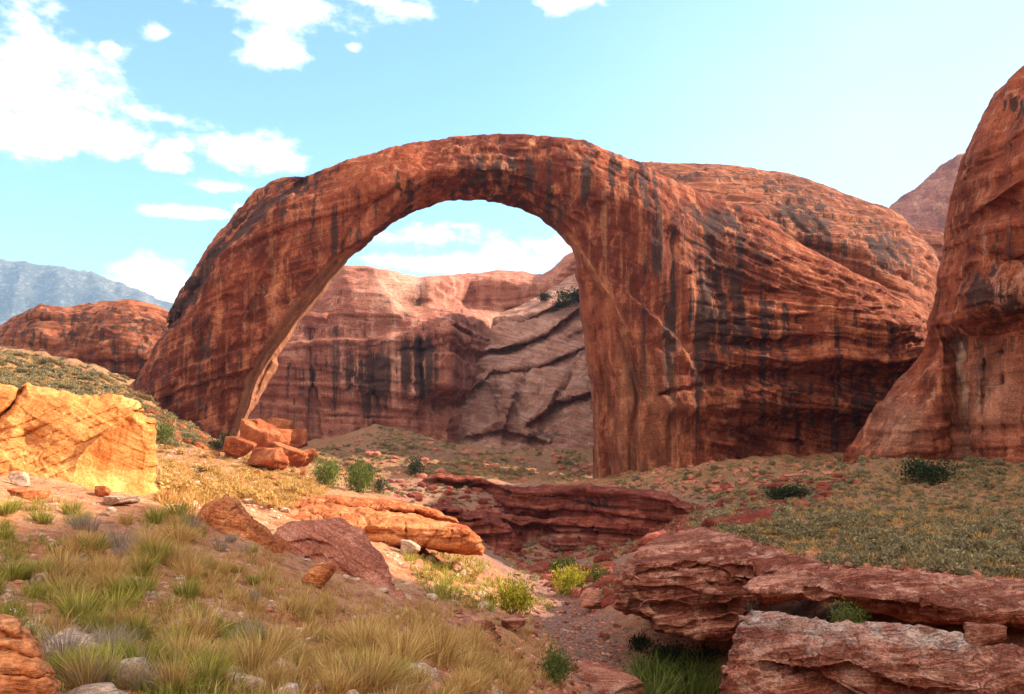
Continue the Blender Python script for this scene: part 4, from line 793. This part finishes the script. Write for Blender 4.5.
bush('green_bush', 'small green bush in the creek bed, left of the reeds under the undercut ledge', 'bush', 553, 684, 52, 40, m_green, 702, 1200, 0.10)
bush('golden_bush', 'golden-brown bush on the far bank of the creek bed', 'bush', 572, 592, 50, 32, m_yellow, 703, 900, 0.13)
bush('green_bush', 'low green bush beside a pink block on the right creek bank', 'bush', 604, 588, 38, 24, m_green, 704, 700, 0.13)
bush('green_bush', 'green bush at the foot of the dark red ledge', 'bush', 562, 574, 34, 20, m_green, 705, 600, 0.15)
bush('cottonwood_bush', 'rounded grey-green bush, left of a pair below the arch opening', 'bush', 322, 487, 38, 36, m_green, 706, 1400, 0.10)
bush('cottonwood_bush', 'rounded green bush, right of a pair below the arch opening', 'bush', 357, 492, 44, 36, m_green, 707, 1500, 0.10)
bush('dark_bush', 'small dark bush just right of the green pair below the arch opening', 'bush', 380, 494, 20, 20, m_dark, 708, 600, 0.13)
bush('green_bush', 'green bush standing right behind the golden boulder', 'bush', 163, 446, 28, 28, m_green, 709, 800, 0.12)
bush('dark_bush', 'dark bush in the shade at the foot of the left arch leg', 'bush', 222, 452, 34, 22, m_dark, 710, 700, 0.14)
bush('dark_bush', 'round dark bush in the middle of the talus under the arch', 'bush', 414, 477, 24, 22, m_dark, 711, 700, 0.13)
bush('juniper', 'large dark juniper at the foot of the right canyon wall', 'bush', 928, 486, 66, 30, m_dark, 712, 1600, 0.10)
bush('dark_bush', 'long low dark green bush below the hollow of the buttress', 'bush', 792, 500, 70, 18, m_dark, 713, 1000, 0.12)
bush('green_bush', 'green bush in the dark gap under the low red shelf', 'bush', 845, 628, 60, 28, m_green, 714, 900, 0.08, Y=25.2)
bush('green_bush', 'small dark green bush at the corner between the ledges, above the pink slab', 'bush', 751, 616, 26, 22, m_dark, 715, 700, 0.07, Y=27)
for k, (px, py, w, h, Y) in enumerate([(576, 302, 44, 18, 395), (545, 300, 22, 9, 400), (562, 308, 26, 10, 390)]):
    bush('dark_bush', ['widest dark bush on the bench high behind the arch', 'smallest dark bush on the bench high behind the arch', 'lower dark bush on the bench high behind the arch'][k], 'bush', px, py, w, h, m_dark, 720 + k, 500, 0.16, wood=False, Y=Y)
for k, (px, py, w) in enumerate([(488, 338, 10), (506, 330, 14), (520, 342, 9), (530, 326, 12), (548, 330, 10)]):
    bush('dark_bush', 'small dark bush rooted on the bare rock slope high behind the arch', 'bush', px, py, w, w * 0.7, m_dark, 760 + k, 200, 0.3, Y=316 + (470 - py) * 0.55, group='bushes on the rock slope behind the arch')
for k, (px, py, Y, w, h) in enumerate([(668, 664, 37, 54, 26), (704, 668, 37, 50, 28), (640, 652, 38, 36, 22)]):  # bushes added to darken the hollow with the shade it should hold
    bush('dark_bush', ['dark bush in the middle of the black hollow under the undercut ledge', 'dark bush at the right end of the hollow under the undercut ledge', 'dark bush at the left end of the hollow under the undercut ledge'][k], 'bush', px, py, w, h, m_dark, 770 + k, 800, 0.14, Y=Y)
reeds = [(632, 690, 26), (646, 676, 30), (660, 686, 34), (672, 672, 30), (684, 690, 34), (700, 684, 30), (712, 700, 30), (655, 704, 40), (690, 706, 38), (640, 712, 34)]
pr = [bladed('reed_clump', 740 + k, 170, 1.0, 0.5, 0.03, m_green, base=0.5, droop=0.5) for k in range(3)]
rp = spots([a[0] for a in reeds], [a[1] for a in reeds])
individuals('reed_clump', pr, rp, R_.random(len(reeds)) * 6, [a[2] * p[1] / F for a, p in zip(reeds, rp)], 'dark green reed clump in the shade under the undercut ledge', 'reeds', 'reeds under the undercut ledge')

# -- sagebrush: the near ones as things, the far carpet as one mass
tm_s = [leaves(800 + k, 90, dome_lobes(820 + k, 5), 0.34) for k in range(5)]
tm_f2 = [blades(880 + k, 26, 0.8, 0.7, 0.06, base=0.4) for k in range(4)]
def sage_zone(name, poly, n_ind, n_mass, s0, s1, label, cat, group, mat, dens=None, seed=0, mass='sagebrush_cover'):
    if dens is None: dens = lambda a, b: np.clip(0.45 + 1.3 * vn(np.stack([a / 26, b / 9, 0 * a + seed], 1), 55) + 0.5 * vn(np.stack([a / 7, b / 4, 0 * a], 1), 56), 0.05, 1)
    if n_mass:
        pos, _ = scatter(poly, n_mass, R_, dens=dens); h_ = np.arange(n_mass) % 2 < 1; sz = (s0 + (s1 - s0) * R_.random(n_mass) ** 2) * 0.6
        merged(mass, tm_s, pos[~h_], R_.random(n_mass) * 6.28, sz[~h_], mat); merged('dry_grass', tm_f2, pos[h_], R_.random(n_mass) * 6.28, sz[h_] * 1.1, m_gold_g)
    pos, _ = scatter(poly, n_ind, R_, dens=dens)
    pr = [leafy(name, 840 + seed + k, 320, dome_lobes(860 + seed + k, 6), 0.27, mat) for k in range(4)]
    s_ = s0 + (s1 - s0) * R_.random(n_ind); individuals(name, pr, pos, R_.random(n_ind) * 6.28, [(a, a, a * 0.8) for a in s_], label, cat, group)
BENCH = [(655, 515), (700, 485), (760, 490), (850, 478), (940, 470), (1060, 470), (1060, 588), (900, 572), (800, 566), (750, 545), (690, 532)]
sage_zone('sagebrush', BENCH, 110, 6000, 0.30, 0.85, 'low grey-green sagebrush on the flat bench below the right canyon wall', 'sagebrush', 'sagebrush on the right bench', m_sage, lambda a, b: np.clip(0.75 + 0.6 * vn(np.stack([a / 30, b / 10, 0 * a], 1), 57), 0.45, 1), seed=1)
HILL = [(-40, 342), (0, 350), (60, 362), (125, 379), (150, 404), (200, 432), (220, 446), (170, 450), (140, 420), (100, 400), (-40, 405)]
sage_zone('sagebrush', HILL, 60, 4200, 0.6, 1.5, 'sagebrush on the grey hillside behind the golden boulder', 'sagebrush', 'sagebrush on the hillside behind the boulder', m_sage, lambda a, b: np.clip(0.6 + 0.6 * vn(np.stack([a / 20, b / 7, 0 * a], 1), 58), 0.3, 1), seed=20)
TALUS = [(300, 455), (385, 428), (440, 440), (520, 446), (592, 455), (592, 484), (500, 480), (430, 476), (400, 500), (340, 484)]
sage_zone('sagebrush', TALUS, 60, 3600, 0.5, 1.4, 'sagebrush on the talus slope under the arch opening', 'sagebrush', 'sagebrush under the arch', m_sage, seed=40)
SUNNY = [(158, 440), (220, 450), (300, 462), (335, 488), (300, 508), (280, 512), (240, 500), (205, 512), (170, 512), (158, 500)]
sage_zone('dry_bush', SUNNY, 110, 700, 0.3, 0.9, 'pale dry bush on the sunlit slope between golden boulder and arch', 'bush', 'dry bushes on the sunlit slope', m_gold_g, seed=60, mass='dry_growth')
BANK = [(400, 552), (480, 560), (520, 590), (560, 612), (480, 612), (425, 600)]
sage_zone('dry_bush', BANK, 26, 160, 0.15, 0.40, 'small dry bush on the sunlit bank below the orange ledge', 'bush', 'dry bushes on the sunlit bank', m_gold_g, seed=80, mass='dry_growth')

# ------------------------------------------------------------------ loose rock
import bmesh
def ico(sub_):
    b = bmesh.new(); bmesh.ops.create_icosphere(b, subdivisions=sub_, radius=1.0); v = np.array([x.co[:] for x in b.verts]); f = np.array([[x.index for x in p.verts] for p in b.faces]); b.free(); return v, f
_ICO = {k: ico(k) for k in (3, 4, 5)}
def stone_mesh(seed, sub_=4, rough_=0.06, flat_=1.0, k=9):
    g = np.random.default_rng(seed); v, f = _ICO[sub_]; n = g.normal(size=(k, 3)); n /= np.linalg.norm(n, axis=1, keepdims=True); d = 0.52 + 0.40 * g.random(k)
    n = np.concatenate([n, np.eye(3), -np.eye(3)]); d = np.concatenate([d, np.full(6, 0.9)])
    dt = v @ n.T; rad = np.where(dt > 0.05, d / np.maximum(dt, 0.05), 9); r = -np.log(np.exp(-rad * 40).sum(1)) / 40
    p = v * r[:, None]; p = p + v * (rough_ * fbm(p * 2.2 + seed, 4, seed % 50) + 0.5 * rough_ * strata(p, 0.22, (0.3, 0.1), 0.2, seed % 70, 2.0))[:, None]
    p[:, 2] *= flat_; return p, f
def stone_obj(name, seed, mat, sub_=4, **k):
    p, f = stone_mesh(seed, sub_, **k); return mesh_obj(name, p, f, mat, attrs={'big': fbm(p * 1.5, 2, 3), 'lay': np.full(len(p), 0.6), 'bedz': p[:, 2] * 0.5 + p[:, 0] * 0.2})
def boulder(label, px, py, Y, w_px, h_px, seed, mat, rz=0.0, cat='boulder', dp=0.8, sub_=5, rough_=0.06):
    o = stone_obj('boulder', seed, mat, sub_, rough_=rough_); gp = spot(px, py); Y = gp[1] if Y is None else Y; s_ = Y / F; o.location = P(px, py - h_px * 0.42, Y); o.scale = (w_px / 2 * s_, w_px / 2 * s_ * dp, h_px / 2 * s_); o.rotation_euler = (0, 0, rz); return tag(o, label, cat)
m_pale = rock_mat('pale_boulder_sandstone', (0.46, 0.28, 0.18), (0.56, 0.37, 0.25), (0.66, 0.47, 0.34), scale=4.0, bed=0.3, varn_shade=0.0, streak=0.0)
m_rub = rock_mat('rubble_sandstone', (0.28, 0.065, 0.024), (0.38, 0.11, 0.04), (0.48, 0.18, 0.075), scale=1.2, bed=0.3, varn_shade=0.1, streak=0.0)
D_ = 182
for k, (lb, px, py, w, h, rz) in enumerate([('largest upright orange block in the rubble at the left arch leg', 281, 448, 30, 30, 0.4), ('tilted orange block leaning on the left arch leg', 258, 450, 34, 30, 0.9), ('low dark orange block at the left end of the rubble', 240, 456, 26, 20, 0.1),
        ('rounded orange block at the right end of the rubble pile', 299, 466, 24, 18, 0.6), ('flat orange block at the front of the rubble pile', 270, 468, 40, 20, 1.3), ('small orange block on top of the rubble pile', 268, 436, 20, 18, 2.0), ('long orange slab leaning over the middle of the rubble pile', 274, 455, 36, 26, 2.4), ('dark red block behind the upright one in the rubble', 292, 452, 26, 24, 0.2),
        ('narrow orange block wedged beside the pale arris of the arch leg', 249, 446, 20, 26, 1.8), ('thick orange block near the right end of the rubble pile', 288, 464, 30, 22, 2.9)]):
    boulder(lb, px, py + 3, None, w * 1.3, h * 1.3, 900 + k, m_rub, rz)
for k, (lb, px, py, Y, w, h, m) in enumerate([('square whitish boulder below the sunlit orange ledge', 411, 557, 42, 23, 19, m_pale), ('smaller tan boulder just right of the square whitish one', 428, 545, 44, 16, 15, m_pale), ('pink block half buried at the creek edge below the golden bush', 594, 610, 41, 44, 22, m_near),
        ('broken orange block at the lower left foot of the golden boulder', 33, 470, 25, 30, 26, m_orange), ('second broken block at the foot of the golden boulder', 52, 478, 24.5, 20, 26, m_orange), ('dark orange block left of the golden boulder foot', 8, 462, 25, 36, 24, m_orange),
        ('pale rounded block under the golden boulder', 20, 486, 24, 22, 16, m_pale), ('small red triangular block against the golden boulder', 103, 497, 25, 17, 13, m_orange), ('flat tan block lying before the golden boulder', 120, 506, 23.5, 34, 12, m_pale),
        ('reddish angular block in the grass below the golden boulder', 30, 500, 21, 40, 14, m_orange), ('orange stone on the upper slope left of the green bush pair', 303, 478, 95, 9, 10, m_orange), ('round brown stone high on the sunlit slope', 258, 478, 90, 12, 11, m_orange),
        ('red flat slab by the creek bed below the mauve slab', 408, 640, 24, 60, 44, m_slab), ('long pink block beside the creek bed, right of the flat red slab', 470, 640, 25, 60, 24, m_near), ('tan boulder at the lower left foot of the mauve slab', 275, 612, 20, 34, 24, m_pale), ('orange block under the tail of the pointed boulder', 318, 588, 21, 34, 26, m_orange),
        ('red-brown block in the hollow of the left bank', 512, 632, 28, 40, 18, m_near), ('large pink block in the creek bed before the reeds', 600, 690, 22, 90, 22, m_near), ('grey-pink rounded rock on the right end of the pink slab', 985, 646, 14.4, 40, 26, m_near)]):
    boulder(lb, px, py, Y if 'slab' in lb else None, w, h, 930 + k, m, 0.5 * k, dp=0.7)
def stone_zone(poly, n, s0, s1, label, group, mat, seed, dens=None, name='stone'):
    pos, _ = scatter(poly, n, R_, dens=dens); pr = [stone_obj(name, seed + k, mat, 3, flat_=0.62) for k in range(5)]; s_ = s0 + (s1 - s0) * R_.random(n) ** 2.2
    individuals('stone', pr, pos, R_.random(n) * 6.28, [(a, a * 0.8, a) for a in s_], label, name, group)
CREEKP = [(520, 560), (560, 600), (600, 612), (640, 640), (650, 694), (560, 694), (540, 640), (510, 600)]
stone_zone(CREEKP, 70, 0.10, 0.40, 'stone lying in the dry creek bed', 'stones in the creek bed', m_near, 1000)
stone_zone(BANK, 45, 0.10, 0.38, 'pale stone on the sunlit bank below the orange ledge', 'stones on the sunlit bank', m_pale, 1010)
stone_zone(SUNNY, 35, 0.12, 0.45, 'stone on the sunlit slope between golden boulder and arch', 'stones on the sunlit slope', m_orange, 1020)
stone_zone(NEAR, 85, 0.06, 0.26, 'stone among the grass of the near left slope', 'stones on the near left slope', m_pale, 1030)
stone_zone(BENCH, 20, 0.15, 0.5, 'reddish stone among the sagebrush on the right bench', 'stones on the right bench', m_near, 1040)
stone_zone([(400, 600), (470, 612), (540, 625), (560, 694), (420, 694)], 50, 0.05, 0.26, 'pinkish stone on the lower left bank of the creek', 'stones on the lower left bank', m_near, 1050)
def gravel_mass(poly, n, s0, s1, mat, seed):
    T = [stone_mesh(seed + k, 3, flat_=0.6) for k in range(3)]; b2 = []
    for v, f in T: b2.append((v, f, np.zeros(len(v))))
    pos, _ = scatter(poly, n, R_); o = merged('gravel', b2, pos, R_.random(n) * 6.28, s0 + (s1 - s0) * R_.random(n) ** 3, mat)
_ICO[3] = ico(2)
gravel_mass(CREEKP, 900, 0.04, 0.16, m_near, 1100); gravel_mass(BANK, 500, 0.04, 0.14, m_pale, 1110); gravel_mass(SUNNY, 500, 0.05, 0.2, m_orange, 1120); gravel_mass(NEAR, 1500, 0.012, 0.07, m_near, 1130); gravel_mass(TALUS, 260, 0.25, 1.6, m_slab, 1140)
gravel_mass(BENCH, 500, 0.04, 0.2, m_near, 1150)

GULLY = [(385, 480), (430, 484), (500, 490), (560, 552), (640, 540), (700, 510), (720, 500), (700, 485), (760, 484), (850, 474), (860, 490), (760, 520), (700, 540), (640, 548), (612, 560), (612, 606), (560, 596), (520, 572), (484, 548), (440, 516), (395, 500)]
gravel_mass(GULLY, 650, 0.15, 1.3, m_kay, 1160); gravel_mass([(590, 486), (600, 476), (700, 462), (850, 460), (845, 478), (740, 490), (690, 500)], 350, 0.15, 1.1, m_slab, 1170)
gravel_mass([(124, 388), (140, 402), (180, 424), (232, 446), (250, 456), (215, 456), (150, 430), (118, 400)], 350, 0.15, 0.9, m_rub, 1180)
sage_zone('sagebrush', GULLY, 40, 1800, 0.4, 1.1, 'sagebrush among the dark red rubble of the gully', 'sagebrush', 'sagebrush in the gully', m_sage, seed=100)
sage_zone('sagebrush', [(590, 486), (600, 478), (700, 462), (850, 458), (1040, 462), (1040, 478), (850, 484), (760, 494), (690, 505)], 50, 1300, 0.5, 1.3, 'olive brush along the foot of the arch buttress and right wall', 'brush', 'brush at the foot of the buttress', m_sage, seed=120)
stone_zone(GULLY, 60, 0.3, 1.3, 'dark red block in the gully between the ledges', 'blocks in the gully', m_kay, 1190, name='block')

gravel_mass([(740, 548), (900, 562), (1040, 572), (1040, 592), (900, 578), (770, 574)], 700, 0.05, 0.4, m_near, 1200)

sunp, _ = scatter(SUNNY, 700, R_); merged('dry_grass', tm_f2, sunp, R_.random(700) * 6.28, 0.25 + 0.5 * R_.random(700), m_gold_g)
gravel_mass(SUNNY, 500, 0.08, 0.4, m_pale, 1230); gravel_mass([(200, 492), (285, 500), (300, 520), (400, 548), (440, 590), (400, 600), (300, 560)], 500, 0.03, 0.2, m_pale, 1240)
LOWER = [(400, 600), (470, 612), (545, 625), (570, 694), (480, 700), (420, 660)]
gravel_mass(LOWER, 600, 0.02, 0.12, m_near, 1210); gravel_mass(NEAR, 500, 0.03, 0.09, m_pale, 1220)
pos, pp = scatter(LOWER, 260, R_); merged('dry_grass', tm_f, pos, R_.random(260) * 6.28, 0.7 + 0.9 * R_.random(260), m_gold_g)
pos, pp = scatter(BANK, 200, R_); merged('dry_grass', tm_f2, pos, R_.random(200) * 6.28, 0.25 + 0.4 * R_.random(200), m_green_g)

# ------------------------------------------------------------------ summer air between here and the far mountain
def haze():
    x0, x1, y0, y1, z0, z1 = -9500, 9500, -9500, 9500, float(gz.min()) - 1.5, 1600
    v = [(a, b, c) for a in (x0, x1) for b in (y0, y1) for c in (z0, z1)]
    o = mesh_obj('haze', v, [(0, 1, 3, 2), (4, 6, 7, 5), (0, 4, 5, 1), (2, 3, 7, 6), (0, 2, 6, 4), (1, 5, 7, 3)], m := bpy.data.materials.new('summer_haze'), smooth_=False)
    m.use_nodes = True; nt = m.node_tree; nt.nodes.clear(); out = N(nt, 'ShaderNodeOutputMaterial'); pv = N(nt, 'ShaderNodeVolumePrincipled')
    pv.inputs['Color'].default_value = (0.45, 0.68, 1.0, 1); pv.inputs['Density'].default_value = 6e-5; nt.links.new(pv.outputs[0], out.inputs['Volume']); o['kind'] = 'stuff'
    return o
haze()
